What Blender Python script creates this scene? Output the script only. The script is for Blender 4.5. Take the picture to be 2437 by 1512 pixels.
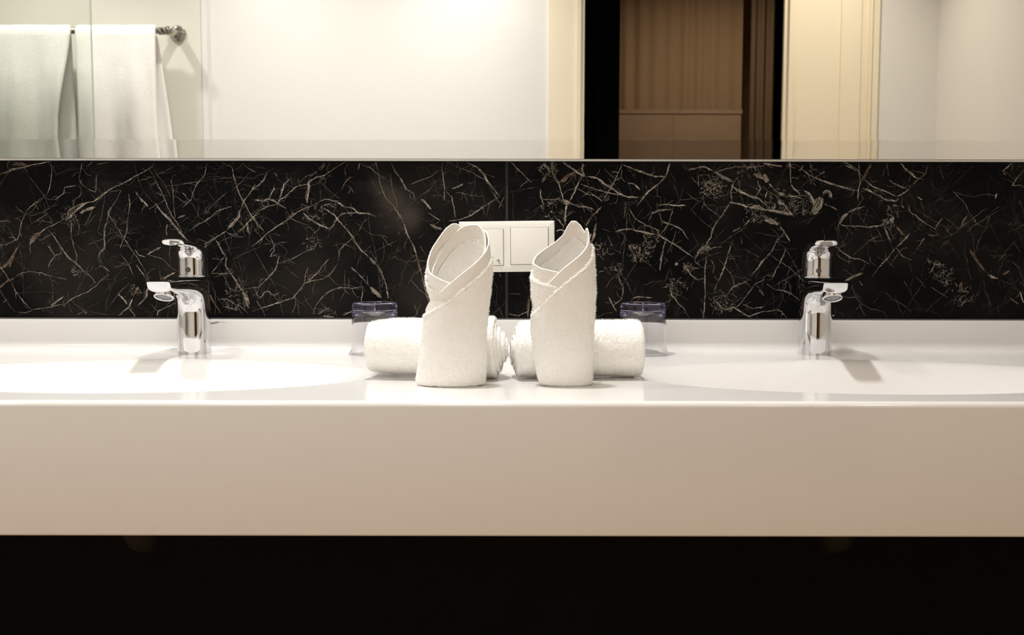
import bpy, math, random
import numpy as np
from mathutils import Vector, Matrix, noise

random.seed(7)
rng = np.random.default_rng(7)
C = bpy.context.scene.collection
scn = bpy.context.scene
for o in list(bpy.data.objects):
    bpy.data.objects.remove(o)

# ------------------------------------------------------------------ camera
F = 2430.0                       # focal length in pixels of the 2437 x 1512 frame
PITCH = math.atan(189.0 / F)     # looking slightly down
ROLL = 0.0016
ZC = 0.85                        # counter height
CAM = Vector((0.0, 0.0, ZC + 0.1824))
_r = Vector((1, 0, 0)); _f = Vector((0, math.cos(PITCH), -math.sin(PITCH))); _u = Vector((0, math.sin(PITCH), math.cos(PITCH)))
RIGHT = _r * math.cos(ROLL) + _u * math.sin(ROLL)
UP = _u * math.cos(ROLL) - _r * math.sin(ROLL)
cd = bpy.data.cameras.new('camera'); cam = bpy.data.objects.new('camera', cd); C.objects.link(cam)
cd.sensor_width = 36.0; cd.lens = 36.0 * F / 2437.0
cd.clip_start = 0.02; cd.clip_end = 50
m = Matrix.Identity(4)
for i in range(3):
    m[i][0] = RIGHT[i]; m[i][1] = UP[i]; m[i][2] = -_f[i]; m[i][3] = CAM[i]
cam.matrix_world = m
cd.dof.use_dof = True; cd.dof.focus_distance = 1.42; cd.dof.aperture_fstop = 9.0
scn.camera = cam

# ------------------------------------------------------------------ world, lights, exposure
w = bpy.data.worlds.new('world'); scn.world = w; w.use_nodes = True
w.node_tree.nodes['Background'].inputs[0].default_value = (0.9, 0.85, 0.75, 1)
w.node_tree.nodes['Background'].inputs[1].default_value = 0.0
scn.view_settings.view_transform = 'Standard'
try: scn.view_settings.look = 'None'
except Exception: pass
scn.view_settings.gamma = 1.0
scn.view_settings.use_curve_mapping = False
scn.view_settings.exposure = 0.24
scn.cycles.use_denoising = True
scn.cycles.sample_clamp_indirect = 6.0
scn.cycles.max_bounces = 14
scn.cycles.diffuse_bounces = 6
scn.cycles.glossy_bounces = 8
scn.cycles.transmission_bounces = 12
scn.cycles.transparent_max_bounces = 12

CEIL = 2.45
def disk_light(name, loc, power, size, col, spread=180.0, aim=None):
    l = bpy.data.lights.new(name, 'AREA'); l.shape = 'DISK'; l.size = size; l.energy = power; l.color = col
    l.spread = math.radians(spread)
    o = bpy.data.objects.new(name, l); C.objects.link(o); o.location = loc
    if aim is not None:
        o.rotation_euler = (Vector(aim) - Vector(loc)).to_track_quat('-Z', 'Y').to_euler()
    return o
WARM = (1.0, 0.965, 0.915); NEUTRAL = (1.0, 0.995, 0.98)
LAMPS = [  # x, y, power, warm colour : bathroom downlights, plus two added fill lamps at the end
    (-0.12, 1.36, 12.4, 150), (-0.98, 1.36, 6.2, 150),
    (-0.84, -0.12, 4.9, 106), (-0.15, -0.12, 5.8, 106), (1.12, -0.12, 3.8, 100), (-1.62, 0.02, 5.5, 120)]  # doorway and shower lamps are added to brighten casing and hung towels
for i, (lx, ly, lp, sp) in enumerate(LAMPS):
    disk_light('downlight_lamp', (lx, ly, CEIL - 0.012), lp, 0.085, (1.0, 0.91, 0.76) if i == 4 else (NEUTRAL if i < 2 else WARM), sp)
disk_light('corridor_lamp', (1.0, -1.3, CEIL - 0.012), 5.0, 0.12, (1.0, 0.80, 0.56), 160)

# ------------------------------------------------------------------ pixel <-> world
def ray(px, py):
    return RIGHT * ((px - 1218.5) / F) + _f - UP * ((py - 756.0) / F)
def P(px, py, Y):
    d = ray(px, py); t = Y / d.y
    return CAM + d * t
def G(px, py, z):
    d = ray(px, py); t = (z - CAM.z) / d.z
    return CAM + d * t
Y_TILE = 1.674
Y_MIR = 1.668
Y_OPP = -0.464                   # wall behind the camera, seen in the mirror
def R(px, py, Y):                # real point at depth Y whose mirror image falls on the pixel
    v = P(px, py, 2 * Y_MIR - Y)
    return Vector((v.x, Y, v.z))

# ------------------------------------------------------------------ materials
def mat(name):
    m = bpy.data.materials.new(name); m.use_nodes = True
    nt = m.node_tree; b = nt.nodes['Principled BSDF']
    return m, nt, b
def nn(nt, t, **kw):
    n = nt.nodes.new(t)
    for k, v in kw.items():
        if k in n.inputs: n.inputs[k].default_value = v
        else: setattr(n, k, v)
    return n
def simple(name, col, rough=0.5, spec=0.5, bump=0.0, bscale=200.0, var=0.0, metal=0.0):
    m, nt, b = mat(name)
    b.inputs['Base Color'].default_value = (*col, 1); b.inputs['Roughness'].default_value = rough
    b.inputs['Specular IOR Level'].default_value = spec; b.inputs['Metallic'].default_value = metal
    tc = nn(nt, 'ShaderNodeTexCoord')
    nz = nn(nt, 'ShaderNodeTexNoise', Scale=bscale, Detail=4.0)
    nt.links.new(tc.outputs['Object'], nz.inputs['Vector'])
    if bump > 0:
        bp = nn(nt, 'ShaderNodeBump', Strength=bump, Distance=0.001)
        nt.links.new(nz.outputs['Fac'], bp.inputs['Height']); nt.links.new(bp.outputs['Normal'], b.inputs['Normal'])
    if var > 0:
        n2 = nn(nt, 'ShaderNodeTexNoise', Scale=bscale * 0.35, Detail=5.0)
        nt.links.new(tc.outputs['Object'], n2.inputs['Vector'])
        mx = nn(nt, 'ShaderNodeMix', data_type='RGBA')
        mx.inputs['A'].default_value = (*[c * (1 - var) for c in col], 1) if False else (0, 0, 0, 1)
        mx.inputs[6].default_value = (*[c * (1 - var) for c in col], 1); mx.inputs[7].default_value = (*[min(1, c * (1 + var)) for c in col], 1)
        nt.links.new(n2.outputs['Fac'], mx.inputs[0]); nt.links.new(mx.outputs[2], b.inputs['Base Color'])
    return m

M = {}
M['counter'] = simple('white_solid_surface', (0.72, 0.70, 0.678), 0.13, 0.5, 0.02, 900, 0.012)
M['chrome'] = simple('chrome', (0.74, 0.74, 0.75), 0.035, 0.5, 0.004, 60, 0.0, 1.0)
M['black_gap'] = simple('dark_rubber', (0.01, 0.01, 0.01), 0.5, 0.3, 0.05, 400)
M['grey_mesh'] = simple('aerator_mesh', (0.26, 0.275, 0.285), 0.4, 0.5, 0.4, 900)
M['paint'] = simple('white_wall_paint', (0.75, 0.738, 0.715), 0.55, 0.3, 0.03, 350, 0.01)
M['panel'] = simple('cream_wall_panel', (0.72, 0.705, 0.635), 0.42, 0.35, 0.02, 300, 0.01)
M['ceiling'] = simple('ceiling_paint', (0.86, 0.84, 0.80), 0.7, 0.2, 0.03, 300)
M['cream'] = simple('cream_door_paint', (0.83, 0.75, 0.59), 0.4, 0.4, 0.02, 200, 0.015)
M['floor'] = simple('brown_floor_tile', (0.38, 0.225, 0.11), 0.35, 0.4, 0.05, 80, 0.15)
M['blackwall'] = simple('black_wall_tile', (0.006, 0.0055, 0.005), 0.6, 0.05, 0.05, 120, 0.3)
M['grout'] = simple('grey_grout', (0.055, 0.05, 0.046), 0.8, 0.1, 0.3, 900, 0.2)
M['alu'] = simple('brushed_aluminium', (0.62, 0.60, 0.56), 0.35, 0.5, 0.03, 500, 0.03, 0.6)
M['seal'] = simple('grey_seal', (0.10, 0.095, 0.09), 0.5, 0.3, 0.05, 500)
M['plastic'] = simple('ivory_plastic', (0.90, 0.87, 0.80), 0.33, 0.45, 0.01, 400)
M['ink'] = simple('black_print', (0.02, 0.018, 0.016), 0.6, 0.2)
M['pipe'] = simple('shade_toned_waste_pipe', (0.009, 0.0085, 0.007), 0.5, 0.2, 0.03, 200)  # pale pipe; the near-black colour carries the shade under the counter
M['blackcloth'] = simple('black_curtain_cloth', (0.0035, 0.0035, 0.004), 0.9, 0.05, 0.3, 700, 0.3)
M['browncloth'] = simple('brown_curtain_cloth', (0.33, 0.235, 0.15), 0.85, 0.1, 0.3, 600, 0.08)
M['darkbrown'] = simple('dark_brown_drape', (0.17, 0.12, 0.08), 0.85, 0.1, 0.3, 600, 0.1)
M['brownwood'] = simple('brown_cabinet_wood', (0.33, 0.24, 0.17), 0.55, 0.2, 0.05, 60, 0.12)
M['corridor'] = simple('corridor_brown_wall', (0.30, 0.20, 0.11), 0.7, 0.2, 0.05, 150, 0.05)
M['lampring'] = simple('white_lamp_ring', (0.8, 0.79, 0.77), 0.4, 0.4)
M['woven'] = simple('woven_towel_band', (0.90, 0.875, 0.83), 0.85, 0.15, 0.25, 1800, 0.02)

def terry(name, col, bump, thru=0.0):
    m, nt, b = mat(name)
    b.inputs['Base Color'].default_value = (*col, 1); b.inputs['Roughness'].default_value = 0.95
    b.inputs['Specular IOR Level'].default_value = 0.1
    b.inputs['Sheen Weight'].default_value = 0.15
    tc = nn(nt, 'ShaderNodeTexCoord')
    v = nn(nt, 'ShaderNodeTexVoronoi', Scale=620.0); n = nn(nt, 'ShaderNodeTexNoise', Scale=260.0, Detail=5.0)
    a = nn(nt, 'ShaderNodeMath', operation='MULTIPLY_ADD'); a.inputs[1].default_value = 0.6
    bp = nn(nt, 'ShaderNodeBump', Strength=bump, Distance=0.0015)
    L = nt.links.new
    L(tc.outputs['Object'], v.inputs['Vector']); L(tc.outputs['Object'], n.inputs['Vector'])
    L(v.outputs['Distance'], a.inputs[0]); L(n.outputs['Fac'], a.inputs[2])
    L(a.outputs[0], bp.inputs['Height']); L(bp.outputs['Normal'], b.inputs['Normal'])
    if thru > 0:
        out = [n for n in nt.nodes if n.type == 'OUTPUT_MATERIAL'][0]
        tr = nn(nt, 'ShaderNodeBsdfTranslucent'); tr.inputs[0].default_value = (*col, 1)
        mx = nn(nt, 'ShaderNodeMixShader'); mx.inputs[0].default_value = thru
        L(b.outputs[0], mx.inputs[1]); L(tr.outputs[0], mx.inputs[2]); L(mx.outputs[0], out.inputs[0])
    return m
M['pile'] = terry('terry_pile_loops', (0.975, 0.96, 0.93), 0.0, 0.5)
M['terry'] = terry('white_terry_cloth', (0.975, 0.96, 0.925), 0.75)
M['terry2'] = terry('hanging_terry_cloth', (0.95, 0.935, 0.90), 0.9)

def mirror_mat():
    m, nt, b = mat('mirror_silver')
    b.inputs['Base Color'].default_value = (0.93, 0.935, 0.92, 1); b.inputs['Metallic'].default_value = 1.0
    b.inputs['Roughness'].default_value = 0.0
    return m
M['mirror'] = mirror_mat()
def glass_mat(name, col, ior=1.47):
    m, nt, b = mat(name)
    b.inputs['Base Color'].default_value = (*col, 1); b.inputs['Roughness'].default_value = 0.0
    b.inputs['Transmission Weight'].default_value = 1.0; b.inputs['IOR'].default_value = ior
    return m
M['glass'] = glass_mat('clear_tumbler_glass', (0.995, 0.995, 1.0))
_nt = M['glass'].node_tree; _va = nn(_nt, 'ShaderNodeVolumeAbsorption', Density=17.0); _va.inputs['Color'].default_value = (0.74, 0.71, 1.0, 1)
_nt.links.new(_va.outputs[0], [n for n in _nt.nodes if n.type == 'OUTPUT_MATERIAL'][0].inputs['Volume'])
def pane_mat():
    m, nt, b = mat('shower_pane_glass')
    nt.nodes.remove(b)
    out = [n for n in nt.nodes if n.type == 'OUTPUT_MATERIAL'][0]
    t = nn(nt, 'ShaderNodeBsdfTransparent'); t.inputs[0].default_value = (0.965, 0.985, 0.965, 1)
    g = nn(nt, 'ShaderNodeBsdfGlossy'); g.inputs['Roughness'].default_value = 0.02
    fr = nn(nt, 'ShaderNodeFresnel', IOR=1.45); mx = nn(nt, 'ShaderNodeMixShader')
    nt.links.new(fr.outputs[0], mx.inputs[0]); nt.links.new(t.outputs[0], mx.inputs[1]); nt.links.new(g.outputs[0], mx.inputs[2])
    nt.links.new(mx.outputs[0], out.inputs[0])
    return m
M['railchrome'] = simple('satin_rail_chrome', (0.50, 0.49, 0.46), 0.12, 0.5, 0.01, 60, 0.0, 1.0)
M['pane'] = pane_mat()
M['paneedge'] = simple('pane_edge', (0.42, 0.45, 0.40), 0.3, 0.5)

def marble_mat():
    m, nt, b = mat('black_veined_marble')
    L = nt.links.new
    tc = nn(nt, 'ShaderNodeTexCoord')
    geo = nn(nt, 'ShaderNodeNewGeometry')
    # cloudy ground
    c1 = nn(nt, 'ShaderNodeTexNoise', Scale=7.0, Detail=6.0, Roughness=0.6); L(geo.outputs['Position'], c1.inputs['Vector'])
    r1 = nn(nt, 'ShaderNodeValToRGB'); r1.color_ramp.elements[0].position = 0.45; r1.color_ramp.elements[0].color = (0.0026, 0.0025, 0.0027, 1)
    r1.color_ramp.elements[1].position = 0.72; r1.color_ramp.elements[1].color = (0.012, 0.0098, 0.0085, 1)
    L(c1.outputs['Fac'], r1.inputs[0])
    # fine crackle
    nz = nn(nt, 'ShaderNodeTexNoise', Scale=9.0, Detail=4.0); L(geo.outputs['Position'], nz.inputs['Vector'])
    vm = nn(nt, 'ShaderNodeVectorMath', operation='MULTIPLY_ADD'); L(nz.outputs['Color'], vm.inputs[0]); vm.inputs[1].default_value = (0.12, 0.12, 0.12)
    L(geo.outputs['Position'], vm.inputs[2])
    def crack(scale, width, msk_scale, lo, hi):
        v = nn(nt, 'ShaderNodeTexVoronoi', feature='DISTANCE_TO_EDGE', Scale=scale); L(vm.outputs[0], v.inputs['Vector'])
        mr = nn(nt, 'ShaderNodeMapRange'); L(v.outputs['Distance'], mr.inputs[0])
        mr.inputs[1].default_value = 0.0; mr.inputs[2].default_value = width; mr.inputs[3].default_value = 1.0; mr.inputs[4].default_value = 0.0
        k = nn(nt, 'ShaderNodeTexNoise', Scale=msk_scale, Detail=3.0); L(geo.outputs['Position'], k.inputs['Vector'])
        kr = nn(nt, 'ShaderNodeMapRange'); L(k.outputs['Fac'], kr.inputs[0]); kr.inputs[1].default_value = lo; kr.inputs[2].default_value = hi
        mu = nn(nt, 'ShaderNodeMath', operation='MULTIPLY'); L(mr.outputs[0], mu.inputs[0]); L(kr.outputs[0], mu.inputs[1])
        return mu
    k1 = crack(22.0, 0.008, 14.0, 0.5, 0.72); k2 = crack(55.0, 0.016, 11.0, 0.52, 0.75)
    ad = nn(nt, 'ShaderNodeMath', operation='MAXIMUM'); L(k1.outputs[0], ad.inputs[0]); L(k2.outputs[0], ad.inputs[1])
    sc = nn(nt, 'ShaderNodeMath', operation='MULTIPLY'); L(ad.outputs[0], sc.inputs[0]); sc.inputs[1].default_value = 0.5
    m1 = nn(nt, 'ShaderNodeMix', data_type='RGBA'); L(sc.outputs[0], m1.inputs[0]); L(r1.outputs[0], m1.inputs[6]); m1.inputs[7].default_value = (0.16, 0.125, 0.10, 1)
    # traced veins
    at = nn(nt, 'ShaderNodeAttribute', attribute_name='vein')
    fn = nn(nt, 'ShaderNodeTexNoise', Scale=420.0, Detail=4.0, Roughness=0.7); L(geo.outputs['Position'], fn.inputs['Vector'])
    fr = nn(nt, 'ShaderNodeMapRange'); L(fn.outputs['Fac'], fr.inputs[0]); fr.inputs[1].default_value = 0.38; fr.inputs[2].default_value = 0.56
    fr.inputs[3].default_value = 0.25
    fm = nn(nt, 'ShaderNodeMath', operation='MULTIPLY'); L(at.outputs['Alpha'], fm.inputs[0]); L(fr.outputs[0], fm.inputs[1])
    m2 = nn(nt, 'ShaderNodeMix', data_type='RGBA'); L(fm.outputs[0], m2.inputs[0]); L(m1.outputs[2], m2.inputs[6]); L(at.outputs['Color'], m2.inputs[7])
    col = m2.outputs[2]
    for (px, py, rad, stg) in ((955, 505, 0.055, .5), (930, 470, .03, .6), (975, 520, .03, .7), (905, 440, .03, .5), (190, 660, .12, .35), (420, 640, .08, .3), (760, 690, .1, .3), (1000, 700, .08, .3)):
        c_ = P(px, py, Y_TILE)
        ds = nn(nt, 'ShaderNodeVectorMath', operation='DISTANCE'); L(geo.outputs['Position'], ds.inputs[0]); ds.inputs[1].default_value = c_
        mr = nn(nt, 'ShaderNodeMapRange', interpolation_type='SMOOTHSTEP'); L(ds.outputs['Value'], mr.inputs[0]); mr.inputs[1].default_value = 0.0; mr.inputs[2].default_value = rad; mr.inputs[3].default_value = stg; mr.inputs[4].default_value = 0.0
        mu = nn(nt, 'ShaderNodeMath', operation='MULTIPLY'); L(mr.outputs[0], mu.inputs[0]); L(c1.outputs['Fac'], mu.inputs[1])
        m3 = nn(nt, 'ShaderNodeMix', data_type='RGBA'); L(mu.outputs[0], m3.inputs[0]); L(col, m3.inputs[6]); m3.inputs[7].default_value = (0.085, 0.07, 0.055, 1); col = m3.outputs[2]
    L(col, b.inputs['Base Color'])
    b.inputs['Roughness'].default_value = 0.42; b.inputs['Specular IOR Level'].default_value = 0.06
    return m
M['marble'] = marble_mat()

# ------------------------------------------------------------------ mesh helpers
class MB:
    def __init__(s): s.v = []; s.f = []; s.mi = []; s.sm = []
    def add(s, vs, fs, mi=0, smooth=False):
        n = len(s.v); s.v.extend([tuple(map(float, p)) for p in vs])
        for f in fs: s.f.append(tuple(int(i) + n for i in f)); s.mi.append(mi); s.sm.append(smooth)
        return n
    def box(s, x0, x1, y0, y1, z0, z1, mi=0, bev=0.0):
        if bev <= 0:
            vs = [(x0,y0,z0),(x1,y0,z0),(x1,y1,z0),(x0,y1,z0),(x0,y0,z1),(x1,y0,z1),(x1,y1,z1),(x0,y1,z1)]
            s.add(vs, [(0,3,2,1),(4,5,6,7),(0,1,5,4),(1,2,6,5),(2,3,7,6),(3,0,4,7)], mi)
        else:   # rounded-edge box built as three stacked rounded loops along y
            b = bev; n = 4; loops = []
            def loop(ins, y):
                r = b; pts = []
                for (cx, cz, a0) in ((x1-r, z1-r, 0), (x0+r, z1-r, 90), (x0+r, z0+r, 180), (x1-r, z0+r, 270)):
                    for k in range(n + 1):
                        a = math.radians(a0 + 90*k/n); rr = max(r - ins, 1e-5)
                        pts.append((cx + math.cos(a)*rr, y, cz + math.sin(a)*rr))
                return pts
            ys = [(b, y0)] if False else []
            prof = [(b*(1-math.sin(math.radians(a))), y0 + b*(1-math.cos(math.radians(a)))) for a in (0, 30, 60, 90)]
            prof2 = [(0, y1)]
            L = [loop(i if i < b else b*0.98, y) for i, y in prof] + [loop(i, y) for i, y in prof2]
            s.loft(L, mi, True, True, True)
    def loft(s, loops, mi=0, cap0=True, cap1=True, smooth=True):
        n = len(loops[0]); vs = [p for l in loops for p in l]; fs = []
        for i in range(len(loops) - 1):
            for j in range(n):
                k = (j + 1) % n
                fs.append((i*n+j, i*n+k, (i+1)*n+k, (i+1)*n+j))
        if cap0: fs.append(tuple(range(n))[::-1])
        if cap1: fs.append(tuple((len(loops)-1)*n + j for j in range(n)))
        s.add(vs, fs, mi, smooth)
    def tube(s, pts, r, n=12, mi=0, caps=True):
        pts = [Vector(p) for p in pts]; rs = r if isinstance(r, (list, tuple)) else [r]*len(pts)
        loops = []; up = None
        for i, p in enumerate(pts):
            t = (pts[min(i+1, len(pts)-1)] - pts[max(i-1, 0)]).normalized()
            if up is None:
                a = Vector((0,0,1)) if abs(t.z) < 0.9 else Vector((1,0,0)); up = (a - t*a.dot(t)).normalized()
            else: up = (up - t*up.dot(t)).normalized()
            sd = t.cross(up)
            loops.append([p + (up*math.cos(2*math.pi*k/n) + sd*math.sin(2*math.pi*k/n))*rs[i] for k in range(n)])
        s.loft(loops, mi, caps, caps, True)
    def lathe(s, prof, n=48, mi=0, origin=(0,0,0), axis=None, smooth=True, caps=(True, True)):
        q = Matrix.Identity(3) if axis is None else Vector((0,0,1)).rotation_difference(Vector(axis)).to_matrix()
        o = Vector(origin); loops = []
        for (r, z) in prof:
            loops.append([o + q @ Vector((r*math.cos(2*math.pi*k/n), r*math.sin(2*math.pi*k/n), z)) for k in range(n)])
        s.loft(loops, mi, caps[0], caps[1], smooth)
    def grid(s, A, mi=0, smooth=True, closed_u=False, flip=False):
        nu, nv = A.shape[0], A.shape[1]; fs = []
        for i in range(nu if closed_u else nu - 1):
            k = (i + 1) % nu
            for j in range(nv - 1):
                q = (i*nv+j, k*nv+j, k*nv+j+1, i*nv+j+1)
                fs.append(q[::-1] if flip else q)
        s.add(A.reshape(-1, 3), fs, mi, smooth)
    def build(s, name, mats, parent=None, loc=None):
        me = bpy.data.meshes.new(name); me.from_pydata(s.v, [], s.f); 
        for mm in (mats if isinstance(mats, (list, tuple)) else [mats]): me.materials.append(mm)
        me.polygons.foreach_set('material_index', s.mi); me.polygons.foreach_set('use_smooth', s.sm)
        me.update()
        o = bpy.data.objects.new(name, me); C.objects.link(o)
        if parent is not None: o.parent = parent
        if loc is not None: o.location = loc
        return o
def autosmooth(o, deg=35):
    me = o.data
    try: me.set_sharp_from_angle(angle=math.radians(deg))
    except Exception: pass
def fixn(o):
    import bmesh
    bm = bmesh.new(); bm.from_mesh(o.data); bmesh.ops.recalc_face_normals(bm, faces=bm.faces); bm.to_mesh(o.data); bm.free()
def empty(name, loc, label=None, cat=None, group=None, rz=0.0):
    o = bpy.data.objects.new(name, None); C.objects.link(o); o.location = loc; o.rotation_euler = (0, 0, rz); o.empty_display_size = 0.05
    tag(o, label, cat, group); return o
def tag(o, label=None, cat=None, group=None, kind=None):
    if label: o['label'] = label
    if cat: o['category'] = cat
    if group: o['group'] = group
    if kind: o['kind'] = kind
    return o
def box_obj(name, x0, x1, y0, y1, z0, z1, mt, parent=None, bev=0.0):
    b = MB(); b.box(x0, x1, y0, y1, z0, z1, 0, bev); o = b.build(name, mt, parent)
    if bev: fixn(o); autosmooth(o, 50)
    return o
def structure(o): o['kind'] = 'structure'; return o

# ------------------------------------------------------------------ room shell
XL, XR = -2.05, 1.558
z_tile_top = P(1218, 384.5, Y_TILE).z
z_tile_bot = P(1218, 757.5, Y_TILE).z
floor = structure(box_obj('floor', XL - 0.1, 2.6, -2.9, 1.80, -0.05, 0.0, M['floor']))
ceil = structure(box_obj('ceiling', XL - 0.1, 2.6, -2.9, 1.80, CEIL, CEIL + 0.05, M['ceiling']))
wall_back = structure(box_obj('wall_back', XL - 0.1, XR + 0.1, Y_TILE + 0.010, 1.80, 0, CEIL, M['blackwall']))
wall_left = structure(box_obj('wall_left', XL - 0.1, XL, Y_OPP - 0.12, Y_TILE + 0.010, 0, CEIL, M['paint']))
wall_right = structure(box_obj('wall_right', XR, XR + 0.1, Y_OPP - 0.12, Y_TILE + 0.010, 0, CEIL, M['paint']))
DX0 = R(1389, 200, Y_OPP).x; DX1 = R(1861, 200, Y_OPP).x; DH = 2.06
b = MB(); b.box(XL, DX0, Y_OPP - 0.12, Y_OPP, 0, CEIL); b.box(DX1, XR, Y_OPP - 0.12, Y_OPP, 0, CEIL); b.box(DX0, DX1, Y_OPP - 0.12, Y_OPP, DH, CEIL)
wall_front = structure(b.build('wall_front', M['paint']))
# cream panelling left of the upright strip
xs0 = R(484, 200, Y_OPP).x; xs1 = R(497, 200, Y_OPP).x
box_obj('panel', XL, xs0, Y_OPP, Y_OPP + 0.004, 0.0, CEIL, M['panel'], wall_front)
structure(box_obj('trim_1', xs0, xs1, Y_OPP, Y_OPP + 0.009, 0, CEIL, M['paint'], None, 0.002))
# upper wall behind the mirror is plain paint
box_obj('panel', XL, XR, Y_TILE + 0.001, Y_TILE + 0.010, P(1218, 330, Y_TILE).z, CEIL, M['paint'], wall_back)

# door opening with moulded cream casing
door = structure(empty('door_1', (0, Y_OPP, 0))); door['kind'] = 'structure'
def strip(px0, px1, dep, name='casing_strip'):
    x0 = R(px0, 200, Y_OPP).x; x1 = R(px1, 200, Y_OPP).x
    o = box_obj(name, x0, x1, 0.0, dep, 0, DH + 0.09, M['cream'], door, 0.0); return o
strip(1305, 1371, 0.014); strip(1371, 1381, 0.026); strip(1381, 1389.5, 0.018)
strip(1861, 1871, 0.018); strip(1871, 1884, 0.032); strip(1884, 1994, 0.014, 'casing_panel')
strip(1994, 2041, 0.028); strip(2041, 2060, 0.016); strip(2060, 2067, 0.030); strip(2067, 2086, 0.018)
box_obj('jamb', DX1, DX1 + 0.001, -0.12, 0.0, 0, DH, M['cream'], door)
box_obj('jamb', DX0 - 0.001, DX0, -0.12, 0.0, 0, DH, M['cream'], door)
box_obj('door_head', DX0, DX1, -0.12, 0.02, DH, DH + 0.09, M['cream'], door)

# corridor beyond the opening
b = MB(); b.box(-0.7, 2.5, -2.9, -2.8, 0, CEIL); b.box(-0.8, -0.7, -2.9, Y_OPP - 0.12, 0, CEIL); b.box(2.5, 2.6, -2.9, Y_OPP - 0.12, 0, CEIL)
structure(b.build('wall_corridor', M['corridor']))

def pleated(name, x0, x1, Y, z0, z1, mt, wave, amp, seed, label, cat, group=None, flare=0.0):
    nx = max(40, int((x1 - x0) / wave * 14)); nz = 24
    A = np.zeros((nx, nz, 3)); rr = random.Random(seed); ph = rr.random() * 6
    for i in range(nx):
        u = i / (nx - 1); x = x0 + (x1 - x0) * u
        for j in range(nz):
            v = j / (nz - 1)
            a = amp * (0.75 + 0.5 * noise.noise((x * 6, v * 1.5, seed)))
            A[i, j] = (x + flare * (1 - v) ** 2 * (u - 0.5), Y + a * math.sin(x / wave * 2 * math.pi + ph + 1.2 * noise.noise((x * 3, v, seed + 5))), z0 + (z1 - z0) * v)
    B = A.copy(); B[:, :, 1] -= 0.004
    mb = MB(); mb.grid(A); mb.grid(B, flip=True)
    o = mb.build(name, mt)
    tag(o, label, cat, group); return o
pleated('black_curtain', DX0 - 0.10, R(1474, 200, -1.0).x, -1.0, 0.02, CEIL - 0.02, M['blackcloth'], 0.05, 0.012, 3,
        'black pleated curtain hanging just inside the doorway, seen in the mirror', 'curtain')
pleated('brown_curtain', R(1440, 200, -2.0).x, R(1765, 200, -2.0).x, -2.0, 0.02, CEIL - 0.02, M['browncloth'], 0.075, 0.008, 9,
        'wide brown pleated curtain at the back of the room beyond the doorway', 'curtain')
pleated('dark_drape', R(1786, 200, -1.9).x, R(1850, 200, -1.9).x, -1.9, 0.02, CEIL - 0.02, M['darkbrown'], 0.045, 0.014, 21,
        'narrow dark brown drape beside the door jamb, gathered in curved folds', 'curtain')
ck = empty('low_cabinet', ((R(1440, 260, -1.86).x + R(1765, 260, -1.86).x) / 2, -1.86, 0), 'low brown cabinet in front of the brown curtain beyond the doorway', 'cabinet')
hw = (R(1765, 260, -1.86).x - R(1440, 260, -1.86).x) / 2; zt = R(1600, 261, -1.86).z
box_obj('body', -hw, hw, -0.08, -0.012, 0, zt - 0.02, M['brownwood'], ck); box_obj('cabinet_top', -hw - 0.004, hw + 0.004, -0.085, 0.0, zt - 0.02, zt, M['brownwood'], ck, 0.004)
for k in range(2):
    x0 = -hw + 0.004 + k * (2*hw - 0.008) / 2
    box_obj('front_panel', x0 + 0.0005, x0 + (2*hw - 0.008) / 2 - 0.0005, -0.012, -0.004, 0.03, zt - 0.024, M['brownwood'], ck, 0.002)

# shower glass pane with its free edge in the mirror picture
YG = -0.12; xg = R(221, 200, YG).x
pr = empty('shower_pane', (xg, YG, 0.02), 'clear frameless shower glass pane in front of the hung towels, mirrored', 'glass pane')
box_obj('pane', XL - xg, -0.001, -0.004, 0.004, 0, 2.05, M['pane'], pr)
box_obj('pane_edge', -0.001, 0.0008, -0.004, 0.004, 0, 2.05, M['paneedge'], pr)
box_obj('floor_channel', XL - xg, 0.0, -0.008, 0.008, -0.02, 0.0, M['alu'], pr)

# ceiling downlights, including the added ones by the doorway and in the shower
for i, (lx, ly, lp, sp) in enumerate(LAMPS):
    t = empty('ceiling_downlight', (lx, ly, CEIL), ['round white ceiling downlight above the middle of the counter', 'round white ceiling downlight above the basin by the shower side',
              'round white ceiling downlight near the wall with the hung towels', 'round white ceiling downlight over the middle of the wall behind the camera', 'round white downlight added beside the doorway to brighten the casing', 'round white downlight added over the shower to brighten the hung towels'][i], 'ceiling light', 'recessed ceiling downlights')
    mb = MB(); mb.lathe([(0.047, 0.0), (0.047, -0.012), (0.058, -0.014), (0.062, -0.008), (0.062, 0.0)], 40, caps=(False, False)); mb.build('trim_ring', M['lampring'], t)

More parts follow.
